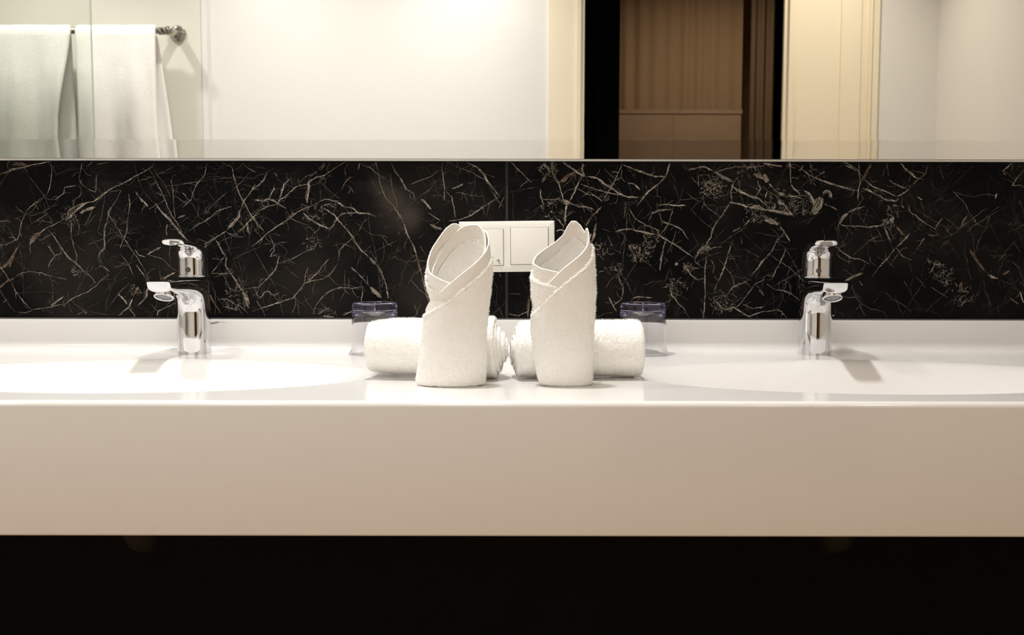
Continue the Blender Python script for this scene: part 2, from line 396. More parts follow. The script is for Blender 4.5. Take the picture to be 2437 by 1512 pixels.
# ------------------------------------------------------------------ marble tiles (parts of wall_back)
COL = {'b': (0.60, 0.505, 0.405), 'w': (0.46, 0.43, 0.40), 'r': (0.31, 0.215, 0.15), 'd': (0.19, 0.165, 0.14), 's': (0.06, 0.045, 0.035)}
ORG = [0, 600, 1200, 1817]
V = []
def q(crop, txt):
    for line in txt.strip().split('\n'):
        a = line.split(); 
        if not a: continue
        V.append((crop, a[0], float(a[1]), [float(x) for x in a[2].replace(';', ',').split(',')]))
q(0, """
b 14 0,175;90,135;200,110;300,85;460,55
r 34 110,75;190,78;250,92
d 7 200,120;280,215;340,290;400,375;440,455
b 8 455,75;470,140;455,240;430,340;390,380;300,440;240,490;225,540;190,610;175,720;160,750;60,800;0,808
b 8 740,70;725,150;715,220;740,265;800,305;860,330
b 10 1390,60;1370,100;1290,150;1200,190;1130,240;1050,275;980,310;900,380;850,410;760,430;690,460;620,490;600,560;500,620;420,650;370,690;330,740;260,810
b 26 860,465;780,490;720,520
b 20 780,430;700,480;640,540;600,580
r 34 380,685;310,740;265,800
w 10 1090,315;1050,400;980,500;960,600;940,680;935,740;945,830;900,880;890,970
b 9 420,650;480,720;560,840;610,920;680,970;750,1030;810,1090;870,1150
r 24 165,820;120,890;90,950;0,1030
r 20 130,1105;70,1130;0,1190
d 6 170,800;190,900;205,1050;215,1260
b 7 130,1100;200,1055;300,1045;380,1060;440,1085;520,1100;600,1110
b 8 90,1130;140,1220;230,1340;280,1390;420,1370;600,1330;660,1280;790,1230;870,1170;900,1130;980,1070
b 14 580,1265;520,1310;460,1350
b 8 640,580;640,700;660,800;690,900;680,965
b 8 1160,350;1170,440;1150,560;1140,680;1110,760;1080,840
b 7 980,530;1040,630;1110,740;1180,840;1240,930;1310,1040;1340,1130
b 14 1220,330;1250,370;1330,460
b 24 1390,420;1440,490;1500,550;1560,610;1600,670;1650,720;1700,785
b 8 1340,110;1390,200;1450,310;1490,420;1540,530;1600,620;1640,690
b 8 1540,220;1560,380;1575,560
d 6 1210,60;1240,210;1290,320;1380,430
d 6 1230,230;1360,200
d 9 1480,280;1620,265;1760,240;1900,220;2080,195;2300,205
b 8 1860,80;1845,170;1770,260;1740,330;1720,400;1640,470
d 7 1720,420;1760,490;1800,560;1900,640
b 9 2070,465;1960,500;1870,580;1790,620;1700,680
b 24 2170,470;2140,560;2100,610;2040,670
b 9 2040,680;1920,750;1840,800
b 10 2170,480;2190,410;2250,340;2300,260
b 9 2000,60;2090,110;2110,220;2150,330;2200,430;2260,540;2344,640
w 9 2190,70;2240,120;2300,150
b 28 2220,600;2230,680;2240,710
b 9 2344,510;2270,560;2220,620;2140,690
b 15 1930,745;1970,800;2010,880;2040,920;2030,990;2070,1060;2110,1110;2150,1180;2190,1220
b 34 2180,1210;2220,1290;2240,1380
w 8 2040,690;2110,730;2190,735
b 16 1580,1055;1500,1090;1440,1115
b 22 1330,1190;1310,1280;1240,1350
w 9 1220,850;1250,900;1310,915
b 18 1450,830;1400,850;1330,890
b 13 1060,1240;1110,1290;1140,1340
b 12 1070,1440;1110,1410;1160,1370;1190,1290
b 11 1160,1370;1190,1410;1220,1450
r 22 1240,1180;1230,1220;1200,1260
b 8 1410,1450;1430,1400;1520,1360;1580,1320
d 7 1530,1350;1580,1440
b 13 890,990;940,1010;985,1045
w 8 700,1440;750,1400;780,1430
r 24 1890,1250;1930,1340;2000,1420
w 9 680,265;580,295;570,340;500,400
r 14 740,320;715,370;640,420
r 9 430,520;330,585
d 8 430,540;340,630
b 18 1600,565;1640,548;1670,540
w 14 1505,620;1495,680;1505,720
b 9 430,1010;490,900;560,880
b 9 490,900;430,810
b 9 0,1000;50,1070;90,1130
b 9 90,1000;95,940
r 12 30,1330;60,1290
d 8 780,640;850,540;880,530
d 7 705,720;715,620;720,540
b 7 1080,880;1160,980;1200,1080
b 8 1230,990;1290,1070;1330,1140
d 7 1960,530;2000,660;2050,800;2070,900
d 6 2344,820;2200,880;2090,940
b 8 2010,920;1950,1000;1900,1060
b 8 2050,1180;2130,1230;2200,1200;2300,1190
w 8 1960,1300;2040,1290;2120,1350;2180,1330
b 9 2000,1360;2080,1380;2140,1380
w 8 1640,330;1680,390;1720,410
d 7 1800,760;1760,820
b 10 1900,1060;1990,1070;2050,1060
r 16 1870,780;1840,830
w 7 150,1410;230,1420;290,1400
s 150 560,900;760,1100;1000,1050
s 160 1500,980;1420,1000
s 130 900,1300;1000,1380
""")
q(1, """
b 10 840,60;760,105;690,150;650,185;580,200;530,225;490,260;400,280;340,330;300,370;250,395;235,435;150,460;60,500;0,560
r 34 655,65;630,100;600,130
w 11 590,140;530,190;510,230
b 26 510,230;512,300;490,360;495,430
b 15 340,210;290,260;265,340;240,400;235,440;310,480
b 18 20,400;90,410;150,395;200,410;235,430
w 16 200,290;170,350;150,400
w 9 140,140;110,220;30,290;0,310
b 12 560,450;490,470;420,500;340,560;300,590;220,640;150,690;90,750;0,820
r 26 370,515;320,575
b 11 560,440;640,400;700,400;770,420;820,460;900,470;960,520;1060,525;1120,550
b 9 1060,520;900,515;810,525;770,560;730,630;690,680
b 12 620,460;730,530;770,580;850,660;910,740;940,800;980,855;1030,890;1060,930
w 26 1055,920;1080,950;1112,985
b 12 1110,980;1150,1030;1180,1100;1210,1180;1225,1290
w 12 890,1010;950,1060;1000,1110;1050,1170
b 44 1060,1180;1110,1230;1160,1280
b 10 1110,60;1140,150;1150,260;1200,380;1280,470;1340,550;1380,650;1400,720;1450,800;1475,870;1490,960;1520,1050;1540,1150;1570,1250;1590,1340
w 10 1250,70;1300,170;1350,220;1390,310;1450,340;1465,400
w 8 970,70;1060,110;1120,160;1200,215
b 15 970,70;955,130
b 9 1705,65;1715,160;1730,280;1730,410
b 16 1930,60;2030,110;2090,180;2130,250;2180,310;2230,370
b 12 2230,370;2130,430;2060,480;1970,540;1870,580;1770,590
w 6 1750,60;1850,110;1960,150;2100,220
b 28 1520,395;1570,440;1610,485
r 12 2270,370;2240,430;2220,480
b 26 1600,620;1650,650;1710,665
b 10 1795,360;1815,460;1830,560
b 10 0,560;50,620;110,680
d 9 0,620;40,690;80,740
d 8 20,840;70,940;150,1080;200,1160;240,1260;260,1350;285,1450
b 11 250,900;230,960;210,1020;170,1080;120,1130;60,1190;0,1190
b 9 60,1190;40,1260;80,1285;110,1230;150,1225;190,1260;240,1240
b 11 640,1110;540,1130;470,1150;420,1220;370,1280;250,1320;130,1360;0,1400
r 20 770,960;740,1020;690,1080;640,1110
b 9 770,950;790,860;830,810;880,770;910,740
r 12 910,740;960,680;1000,610;1050,560
b 10 690,930;620,1020;540,1100;490,1150
w 8 600,760;560,830;500,860;420,900;350,940;240,970
b 20 460,520;500,560;560,600;640,640;690,660
w 7 340,570;430,600;500,630;590,710
b 10 545,1430;570,1360;620,1290;700,1220;800,1190;900,1195;990,1180
w 12 600,1420;650,1390;700,1370
b 24 640,1440;690,1450;740,1450
b 9 820,1440;880,1410;900,1400
d 7 1090,870;1160,830;1300,770
d 7 1045,490;1050,620;1080,760;1120,900;1140,1050;1160,1250
r 10 840,180;830,130;870,70
r 10 800,320;830,250;880,190
w 9 860,270;890,300;910,340
d 8 190,820;250,800;320,860;280,940
w 7 150,700;190,800;200,850;160,910;240,890
d 12 1510,820;1570,900
w 16 1800,295;1850,280;1900,260
w 7 1830,330;1960,360;2060,370
w 8 1580,520;1630,545;1690,590
d 7 2140,430;2110,520;2130,580
r 12 1310,710;1340,680;1370,660
b 8 990,1180;990,1260;980,1310
w 8 900,1200;910,1240;930,1260
w 9 640,450;690,440;740,470
b 8 500,1010;480,1080;470,1140
w 14 200,160;230,190
d 8 1500,740;1560,700
d 7 2160,1430;2250,1350;2290,1290
r 14 2220,1060;2240,1090
d 8 610,230;720,340;790,390
s 170 1200,380;1330,470;1420,600;1500,480
s 130 1400,560;1440,700;1330,860
s 120 1250,260;1230,400
s 150 500,720;380,800
s 170 700,1200;850,1250;760,1340
s 120 150,860;100,980
s 150 300,1440;500,1380
""")
q(2, """
b 9 60,65;130,130;200,200;250,250
b 30 350,75;385,110;420,160
b 12 420,60;440,190;490,250;520,350;540,410
b 46 535,400;565,430;590,415
b 18 560,440;550,540;545,640
b 18 530,60;590,100;650,150;720,190
r 44 640,150;570,190;510,240
r 22 380,180;340,240
b 14 700,190;660,260;620,350;590,410
b 26 710,65;690,120;720,200
b 20 740,190;840,205;890,250;960,290;1030,340;1100,370;1200,380
b 10 690,260;780,290;870,320;950,340;1060,360
b 9 660,300;740,340;820,360;880,410
b 14 590,430;670,460;740,460;810,490
b 9 1065,60;1040,130;1000,220;950,310;890,400
r 26 950,360;925,395;900,420
b 20 1070,85;1160,120;1240,150;1310,180;1380,190;1450,190
b 16 1490,65;1470,140;1450,190;1380,260;1300,320;1240,400;1190,460
b 8 1130,480;1170,560;1230,600;1300,640;1400,680
b 16 1650,130;1720,115;1800,105;1880,140
b 28 1890,150;1960,190;2060,240
b 26 2040,270;2100,320;2190,360;2290,390;2344,440
b 11 2110,190;2060,250;2040,330;2040,400
b 12 2344,90;2200,110;2080,100;2000,120;1890,150
b 40 2240,160;2300,190;2344,215
b 34 2200,470;2270,465;2344,490
b 18 2030,420;2120,440;2200,460
b 13 2030,440;1980,510;1920,590;1880,660;1860,740;1810,810
b 11 1810,810;1740,890;1710,940;1750,990
b 22 1730,880;1790,840;1850,830
b 18 990,690;1060,670;1130,660;1200,680;1300,700;1370,710
b 12 1370,710;1450,750;1530,800;1620,860;1700,920
b 13 1450,760;1430,840;1410,930;1400,1035
b 13 1820,870;1810,1000;1805,1130;1810,1230;1800,1340;1790,1465
b 9 2060,760;2010,900;1980,1000;1940,1100;1900,1170;1890,1230
b 16 2344,920;2290,1000;2220,1090
b 9 2200,1120;2130,1160;2050,1190;1990,1280
b 13 1870,1280;1930,1340;1990,1390;2060,1360;2130,1410;2200,1450;2260,1430;2344,1400
b 9 1480,1170;1510,1260;1560,1330;1620,1380;1660,1460
b 8 1520,480;1490,580;1440,670;1390,730
d 8 1610,300;1580,400;1510,480
b 8 1790,360;1800,440;1850,490;1930,530
b 7 1750,160;1745,280
d 7 1100,710;1080,800;1070,950;1060,1020
b 9 1060,1020;1030,1100;1070,1180;1060,1290;980,1350
b 14 940,1270;970,1340;1010,1400
b 22 830,610;800,740;780,790
r 20 880,460;780,560;720,660
d 8 50,330;200,300;310,290
b 8 330,390;430,400;510,390
b 9 320,300;330,380;360,460
d 9 450,500;540,520
b 13 440,540;500,590;540,640
r 18 2060,685;2120,650
b 12 2150,640;2210,580
b 8 2344,1110;2250,1160;2190,1250;2110,1350;2050,1390
r 24 210,1460;220,1320;240,1270
b 11 40,1430;130,1440;230,1400
d 8 40,1240;150,1250
b 10 1300,590;1330,520;1400,490;1500,490
b 9 1400,520;1420,600;1500,620;1600,670;1660,760
b 15 1380,450;1450,440;1560,450;1640,450
b 28 1535,980;1562,980
b 18 1120,250;1170,260;1220,310
w 9 960,145;1030,155
w 9 900,120;1000,220
b 9 1060,130;1050,200;1090,240
b 9 2280,230;2310,300;2260,370
b 8 1600,90;1640,130
r 18 820,900;850,880
d 9 880,660;960,690
b 9 1860,940;1890,990;1880,1060
b 10 1640,1000;1680,1080;1740,1120;1800,1110
d 8 1960,870;1830,910;1700,990
d 7 1250,1170;1330,1140;1450,1130;1480,1020
b 9 1140,1290;1210,1270;1330,1280
b 9 2150,1340;2230,1380;2344,1360
b 18 2290,1210;2340,1260
d 9 2190,640;2090,700;2000,760;1900,850
r 14 2130,730;2140,800
""")
q(3, """
b 24 300,80;350,150;430,190;520,230;600,260;700,290;800,320;870,325
b 18 0,75;70,85;170,100
r 34 200,88;270,102
b 30 710,65;770,90;820,120;860,155
r 24 980,70;930,140;880,240
b 12 860,75;865,160;870,240;850,320;850,410
b 20 890,290;970,330;1040,360;1100,400;1190,410;1220,380
r 17 1480,90;1460,170;1380,220;1330,270
b 12 1330,270;1280,330;1210,370
b 18 1230,70;1290,130;1340,170;1380,205
b 12 1130,220;1200,270;1290,300
b 10 910,220;980,280;1080,320;1200,370
b 9 1110,70;1120,190
b 54 5,165;20,200;35,245
b 16 50,250;90,300;140,340
b 34 130,345;160,350;195,350
b 13 250,260;280,310;330,350
b 32 370,320;420,370;450,430;450,460
b 90 520,375;490,450;440,530
b 46 535,335;590,330;610,385
b 22 0,490;90,500;180,520;270,540
b 54 0,550;70,590;140,620
b 15 150,640;200,710;240,770
b 40 130,405;160,430;190,445
b 20 190,450;230,500;260,540
b 13 220,370;290,370;340,390
b 32 760,520;710,560;680,620
b 9 760,510;830,480;920,460
b 14 690,625;760,635;870,640;950,645;1060,630
b 44 1170,550;1160,580;1150,610
b 30 1090,640;1120,700;1150,790
r 24 1190,640;1240,690;1280,730
b 13 1320,700;1270,760;1200,820
b 9 1190,830;1120,920;1040,1000;980,1090
b 9 650,820;720,880;780,920;880,940;950,980
b 9 1190,830;1260,910;1340,945
b 30 900,1055;800,1090;730,1130
b 10 0,950;70,870;140,730
b 10 210,830;170,920;120,1020;70,1120
d 9 310,910;260,960;230,1040;200,1120;190,1220;160,1310;110,1430
b 11 30,1160;110,1210;190,1220;270,1260;330,1310
b 9 0,1410;110,1390;160,1400;210,1465
d 8 190,1110;260,1190
b 9 1300,440;1320,510;1390,560;1470,620;1550,670
b 11 1450,740;1410,800;1370,850
r 16 1480,715;1570,725
d 8 1540,480;1620,550;1700,610;1780,680
r 30 1850,840;1910,920;1960,1000;2020,1070
b 22 2020,1070;2060,1100;2110,1100
r 36 2150,1070;2210,1035
r 18 1830,540;1800,590;1785,640
b 11 2240,60;2190,110;2150,140;2180,180
b 9 2344,130;2270,220;2240,270;2320,265
d 9 2280,750;2200,850;2110,950
d 9 1720,330;1810,360;1900,370;2000,350;2100,360
d 8 1510,1060;1430,1160;1350,1270;1250,1440
d 8 1680,1190;1600,1280;1520,1340;1460,1410
r 30 1780,1130;1775,1180;1780,1240
r 22 1820,1300;1790,1330;1780,1360
d 11 1820,1310;1880,1320;1940,1230
b 12 1700,1010;1690,1070
d 9 810,1250;850,1300;890,1340;960,1380;1080,1410;1110,1460
d 9 890,1340;820,1400;770,1460
b 11 1490,1060;1550,980;1650,1010
r 16 2210,1285;2300,1340
b 12 2310,1230;2340,1330
d 8 940,470;910,560;890,640
b 13 1180,450;1210,460
b 12 1240,450;1265,470
b 10 1380,370;1430,400
b 12 550,440;620,470;660,490
b 14 20,380;35,320
b 9 0,430;60,480
b 12 230,30;250,250
b 16 860,1130;890,1170
d 9 960,900;960,960;1020,1000
b 9 1540,660;1580,600;1610,560
d 12 2060,920;2090,910
d 9 2344,1150;2300,1010;2230,950
r 14 2260,790;2310,870
b 16 2080,385;2100,340
""")
CLUSTER = [(2, 1230, 870, 120, 60), (2, 1870, 290, 110, 55), (2, 1650, 1020, 60, 18), (2, 1330, 740, 80, 16), (2, 2260, 540, 90, 26), (2, 2200, 120, 110, 26),
           (3, 150, 420, 140, 40), (3, 330, 480, 90, 22), (3, 430, 120, 170, 22), (3, 1120, 620, 60, 18), (3, 1560, 1020, 90, 20), (3, 1640, 1120, 80, 16), (3, 1800, 1250, 110, 20),
           (0, 640, 540, 90, 16), (0, 2130, 1290, 130, 26), (0, 690, 1040, 50, 10), (1, 560, 540, 100, 20), (1, 560, 770, 90, 14), (2, 400, 130, 90, 30), (2, 470, 480, 130, 26),
           (2, 990, 1040, 90, 18), (2, 1960, 1340, 110, 30), (2, 1800, 850, 60, 16), (1, 690, 1410, 100, 18), (0, 1220, 1240, 60, 10), (2, 900, 850, 110, 20), (2, 1540, 1190, 110, 24), (3, 1160, 500, 60, 14)]

xj0 = P(1202.6, 500, Y_TILE).x; xj1 = P(1209.0, 500, Y_TILE).x
TX0, TX1 = -1.32, XR
tiles = [MB(), MB()]; tcol = [[], []]
for k, (x0, x1) in enumerate(((TX0, xj0), (xj1, TX1))):
    tiles[k].box(x0, x1, Y_TILE, Y_TILE + 0.0095, z_tile_bot, z_tile_top); tcol[k] += [(0, 0, 0, 0)] * 8
rib = [0]
def ribbon(pts, wpx, col, alpha, edge, jit, seed, zmin=z_tile_bot + 0.0006, zmax=z_tile_top - 0.0006):
    """pts in target pixels -> soft-edged vein inlaid in the face of the tile it lies on"""
    k = 0 if np.mean([p[0] for p in pts]) < 1206 else 1
    lo, hi = ((TX0 + .001, xj0 - 0.0004), (xj1 + 0.0004, TX1 - .001))[k]
    rs = []
    for a, c in zip(pts[:-1], pts[1:]):
        n = max(1, int(math.hypot(c[0]-a[0], c[1]-a[1]) / 2.2))
        for i in range(n): rs.append((a[0] + (c[0]-a[0])*i/n, a[1] + (c[1]-a[1])*i/n))
    rs.append(pts[-1]); n = len(rs)
    out = []
    for i, (x, y) in enumerate(rs):
        out.append((x + jit * (noise.noise((x*.035, y*.035, seed)) * 1.6 + noise.noise((x*.13, y*.13, seed)) * 1.3 + noise.noise((x*.4, y*.4, seed)) * 0.8), y + jit * (noise.noise((x*.035, y*.035, seed + 31)) * 1.6 + noise.noise((x*.13, y*.13, seed+31)) * 1.3 + noise.noise((x*.4, y*.4, seed+31)) * 0.8)))
    Yp = Y_TILE - 0.00002 - rib[0] * 6e-7; rib[0] += 1
    vs = []; cs = []
    for i, (x, y) in enumerate(out):
        a = out[max(i-1, 0)]; c = out[min(i+1, n-1)]; tx, ty = c[0]-a[0], c[1]-a[1]; l = math.hypot(tx, ty) or 1
        e = min(i, n-1-i) / max(1, n-1) * 2; tp = min(1.0, 0.25 + 3.0 * e)
        wd = wpx * 0.5 * tp * (0.75 + 0.75 * abs(noise.noise((x*.11, y*.11, seed + 7))) + 0.5 * noise.noise((x*.03, y*.03, seed + 3)))
        wd = max(wd, 0.35)
        al = alpha * max(0.25, min(1.0, 0.72 + 1.1 * noise.noise((x*.05, y*.05, seed + 50))))
        for s, m_ in ((-1, edge), (0, 1.0), (1, edge)):
            ww = wd * (1 + 0.55 * noise.noise((x*.14 + s*9, y*.14, seed + 11)) + 0.4 * noise.noise((x*.37 + s*9, y*.37, seed + 12)))
            p = P(x - ty/l*ww*s, y + tx/l*ww*s, Yp)
            vs.append((min(max(p.x, lo), hi), Yp, min(max(p.z, zmin), zmax))); cs.append((*col, al * m_))
    fs = []
    for i in range(n-1):
        for s in (0, 1): fs.append((i*3+s, (i+1)*3+s, (i+1)*3+s+1, i*3+s+1))
    tiles[k].add(vs, fs); tcol[k] += cs
S_ = 620 / 2344.0
order = {'s': 0, 'd': 1, 'r': 2, 'w': 3, 'b': 4}
rv = random.Random(11)
fine = []
for i in range(780):      # faint hair veins between the main ones
    x = rv.uniform(-520, 3150); y = rv.uniform(385, 757); a = rv.choice([rv.gauss(-0.6, 0.3), rv.gauss(1.1, 0.3), rv.uniform(0, 6.28)]); pts = [(x, y)]
    for j in range(rv.randint(2, 6)):
        a += rv.gauss(0, 0.2); st = rv.uniform(8, 24); x += math.cos(a) * st; y += math.sin(a) * st; pts.append((x, y))
    if any(abs(p[0]-1205.8) < 5 for p in pts) or min(p[0] for p in pts) < 1205 < max(p[0] for p in pts): continue
    pts = [p for p in pts if 384 < p[1] < 758]
    if len(pts) > 1: fine.append(pts)
for i, pts in enumerate(fine):
    right = pts[0][0] > 1206
    ribbon(pts, rv.uniform(0.6, 1.5), COL['d'] if rv.random() < .6 else COL['b'], rv.uniform(0.3, 0.8), 0.3, 1.0, 300 + i*1.3)
for c, cx, cy, rad, n in CLUSTER:
    for i in range(int(n*1.5)):
        a = rv.uniform(0, 6.28); d = rad * math.sqrt(rv.random()); x = cx + d*math.cos(a); y = cy + d*math.sin(a)*.8; a = rv.uniform(0, 6.28); pts = []
        for j in range(rv.randint(3, 6)):
            pts.append((ORG[c] + x*S_, 370 + y*S_)); a += rv.gauss(0, 1.1); st = rv.uniform(6, 17); x += math.cos(a)*st; y += math.sin(a)*st
        if max(p[0] for p in pts) < 2436 or True:
            ribbon([p for p in pts], rv.uniform(0.7, 1.8), COL['b'], rv.uniform(0.4, 0.9), 0.5, 0.5, 900 + i*2.1 + cx)
def along(pts, f):
    d = [0.0]
    for a, b_ in zip(pts[:-1], pts[1:]): d.append(d[-1] + math.hypot(b_[0]-a[0], b_[1]-a[1]))
    t = f * d[-1]; xs = np.interp(t, d, [p[0] for p in pts]); ys = np.interp(t, d, [p[1] for p in pts])
    k = min(max(int(np.searchsorted(d, t)) - 1, 0), len(pts)-2); return float(xs), float(ys), math.atan2(pts[k+1][1]-pts[k][1], pts[k+1][0]-pts[k][0]), d[-1]
for c, t, wd, co in sorted([v for v in V if v[1] != 's'], key=lambda v: order[v[1]]):
    pts = [(ORG[c] + co[i]*S_, 370 + co[i+1]*S_) for i in range(0, len(co), 2)]
    L_ = along(pts, 0)[3]
    al = {'b': .92, 'w': .85, 'r': .9, 'd': .8}[t]
    if t != 'd':       # short offshoots along the main vein
        for k in range(int(L_ / 20)):
            x, y, a, _ = along(pts, rv.random()); a += rv.choice([-1, 1, math.pi-1, math.pi+1]) * rv.uniform(0.3, 1.1); tw_ = [(x, y)]
            for n in range(rv.randint(2, 5)):
                a += rv.gauss(0, 0.45); st = rv.uniform(3, 9); x += math.cos(a)*st; y += math.sin(a)*st; tw_.append((x, y))
            if not any(abs(p[0]-1205.8) < 6 for p in tw_): ribbon(tw_, rv.uniform(0.6, 1.1), COL[t], rv.uniform(0.25, 0.7), 0.4, 0.7, rib[0]*1.7)
    if wd > 20:        # broad patches: a bundle of ragged strands
        half = wd*S_*0.5; n = max(4, int(wd*S_/1.6))
        for k in range(n):
            o_ = rv.uniform(-1, 1); e = math.sqrt(max(0.05, 1-o_*o_)); f0 = (1-e)*0.5*rv.uniform(.4, 1); f1 = 1 - (1-e)*0.5*rv.uniform(.4, 1)
            q_ = []
            for m_ in range(6):
                x, y, a, _ = along(pts, f0 + (f1-f0)*m_/5); q_.append((x - math.sin(a)*o_*half*.8 + rv.gauss(0, .5), y + math.cos(a)*o_*half*.8 + rv.gauss(0, .5)))
            ribbon(q_, rv.uniform(1.6, 3.4), COL[t], al*rv.uniform(.7, 1.0), 0.6, 0.5, rib[0]*1.7)
    else:
        ribbon(pts, wd*S_*(0.72 if wd < 16 else 0.8), COL[t], al, 0.5, 0.9, rib[0]*1.7)
        if t in 'bw' and wd >= 9 and L_ > 40:
            f0 = rv.uniform(0, .4); f1 = rv.uniform(.6, 1); q_ = []
            for m_ in range(8):
                x, y, a, _ = along(pts, f0 + (f1-f0)*m_/7); o_ = rv.uniform(-2.6, 2.6); q_.append((x - math.sin(a)*o_, y + math.cos(a)*o_))
            ribbon(q_, rv.uniform(.8, 1.5), COL[t], .75, .5, .5, rib[0]*1.7)
for i in range(70):     # the same veining goes on past the part of the tiles seen in the photograph
    x = rv.choice([rv.uniform(-560, -30), rv.uniform(2470, 3200)]); y = rv.uniform(390, 750); a = rv.choice([rv.gauss(-0.6, 0.3), rv.gauss(1.1, 0.3)]); pts = [(x, y)]
    for n in range(rv.randint(3, 8)):
        a += rv.gauss(0, 0.35); st = rv.uniform(12, 30); x += math.cos(a)*st; y += math.sin(a)*st; pts.append((x, y))
    pts = [p for p in pts if 384 < p[1] < 758 and not -2 < p[0] < 2439]
    if len(pts) > 2: ribbon(pts, rv.uniform(1.2, 3.5), COL[rv.choice('bbbrw')], rv.uniform(.5, .9), .5, .9, rib[0]*1.7)
for k in (0, 1):
    o = tiles[k].build('tile', M['marble'], wall_back)
    at = o.data.color_attributes.new('vein', 'FLOAT_COLOR', 'POINT')
    at.data.foreach_set('color', np.array(tcol[k], dtype=np.float32).ravel())
    o['label'] = ['left glossy black marble tile with brown and cream veins', 'right black marble tile with denser cream veins'][k]
box_obj('grout_joint', xj0, xj1, Y_TILE + 0.0025, Y_TILE + 0.0095, z_tile_bot, z_tile_top, M['grout'], wall_back)
structure(box_obj('trim_2', TX0, TX1, Y_TILE - 0.004, Y_TILE + 0.0095, P(1218, 761.2, Y_TILE).z, z_tile_bot - 0.0002, M['seal']))

# ------------------------------------------------------------------ mirror
mr = empty('wall_mirror', (0, Y_MIR, P(1218, 378, Y_MIR).z), 'wide wall mirror with a slanted lower edge strip above the black marble', 'mirror')
z_b = P(1218, 333.5, Y_MIR).z - mr.location.z
MT = 2.25 - mr.location.z; th = math.radians(2.1)
mb = MB(); mb.add([(-1.32, 0, z_b), (1.5, 0, z_b), (1.5, 0, MT), (-1.32, 0, MT), (-1.32, 0.0055, z_b), (1.5, 0.0055, z_b), (1.5, 0.0055, MT), (-1.32, 0.0055, MT)],
       [(0,1,2,3),(5,4,7,6),(0,3,7,4),(1,5,6,2),(3,2,6,7),(0,4,5,1)]); mb.build('mirror_pane', M['mirror'], mr)
dy = math.tan(th) * z_b
mb = MB(); mb.add([(-1.32, dy, 0), (1.5, dy, 0), (1.5, 0, z_b), (-1.32, 0, z_b), (-1.32, 0.0055, 0), (1.5, 0.0055, 0), (1.5, 0.0055, z_b), (-1.32, 0.0055, z_b)],
       [(0,1,2,3),(0,4,5,1),(5,4,7,6),(0,3,7,4),(1,5,6,2)]); ob = mb.build('lower_edge_strip', M['mirror'], mr); ob['label'] = 'slanted strip along the lower edge'
zr0 = P(1218, 383.6, Y_MIR).z - mr.location.z
box_obj('edge_profile', -1.32, 1.5, -0.0015, 0.0055, zr0, -0.0009, M['alu'], mr)
box_obj('seal_line', -1.32, 1.5, 0.0005, 0.0055, -0.0009, 0.0, M['seal'], mr)

# ------------------------------------------------------------------ vanity counter
Y_F = G(1218, 956.5, ZC).y
CX0, CX1 = -1.32, 1.50
zb = P(1218, 1278.5, Y_F).z
FAUX = (P(463, 845, 1.6045).x, P(1938.5, 845, 1.6045).x)
BY, BA, BB, BD = 1.360, 0.322, 0.173, 0.105
Y_UP = 1.657; z_up = P(1218, 762.5, Y_UP).z
van = empty('vanity_counter', (0, 0, ZC), 'long white vanity counter with two oval built-in basins and a deep front', 'vanity')
rf, rc = 0.007, 0.014
mb = MB()
yf0, yb0 = Y_F + rf, Y_UP - rc
for k, (x0, x1) in enumerate(((CX0, 0.0), (0.0, CX1))):
    cx = FAUX[k]
    angs = sorted(set([2*math.pi*i/160 for i in range(160)] + [math.atan2(yy - BY, xx - cx) % (2*math.pi) for xx in (x0, x1) for yy in (yf0, yb0)]))
    loops = [[], [], []]
    for a in angs:
        ca, sa = math.cos(a), math.sin(a)
        e = (cx + BA*ca, BY + BB*sa) if False else None
        tt = 1.0 / math.sqrt((ca/BA)**2 + (sa/BB)**2)
        ex, ey = cx + ca*tt, BY + sa*tt
        ts = []
        if ca > 1e-9: ts.append((x1-cx)/ca)
        if ca < -1e-9: ts.append((x0-cx)/ca)
        if sa > 1e-9: ts.append((yb0-BY)/sa)
        if sa < -1e-9: ts.append((yf0-BY)/sa)
        t = min(ts); rx, ry = cx + ca*t, BY + sa*t
        loops[0].append((ex, ey, 0.0)); loops[1].append(((ex+rx)/2, (ey+ry)/2, 0.0)); loops[2].append((rx, ry, 0.0))
    mb.loft(loops, 0, False, False, True)
    # basin bowl
    bm_ = MB(); bl = []
    for rho in (1.0, 0.985, 0.965, 0.94, 0.90, 0.85, 0.78, 0.70, 0.60, 0.50, 0.40, 0.30, 0.2, 0.12):
        lp = []
        for a in angs:
            ca, sa = math.cos(a), math.sin(a); tt = 1.0 / math.sqrt((ca/BA)**2 + (sa/BB)**2) * rho; s = (1 - rho**2.0)**(1.22 + 0.75*max(0.0, BA*sa/math.hypot(BA*sa, BB*ca)))
            lp.append((cx + ca*tt, BY + 0.02*(1-rho) + sa*tt, -BD*s))
        bl.append(lp)
    bm_.loft(bl, 0, False, True, True)
    ob = bm_.build('basin', M['counter'], van)
    fixn(ob)
    if ob.data.polygons[0].normal.z < 0: ob.data.flip_normals()
    dm = MB(); dm.lathe([(0.034, 0.0), (0.034, 0.003), (0.030, 0.005), (0.026, 0.004), (0.024, 0.008), (0.012, 0.011), (0.001, 0.0115)], 32, origin=(cx, BY + 0.018, -BD + 0.001)); dm.build('drain', M['chrome'], ob)
dk = mb.build('deck', M['counter'], van); fixn(dk)
if dk.data.polygons[0].normal.z < 0: dk.data.flip_normals()
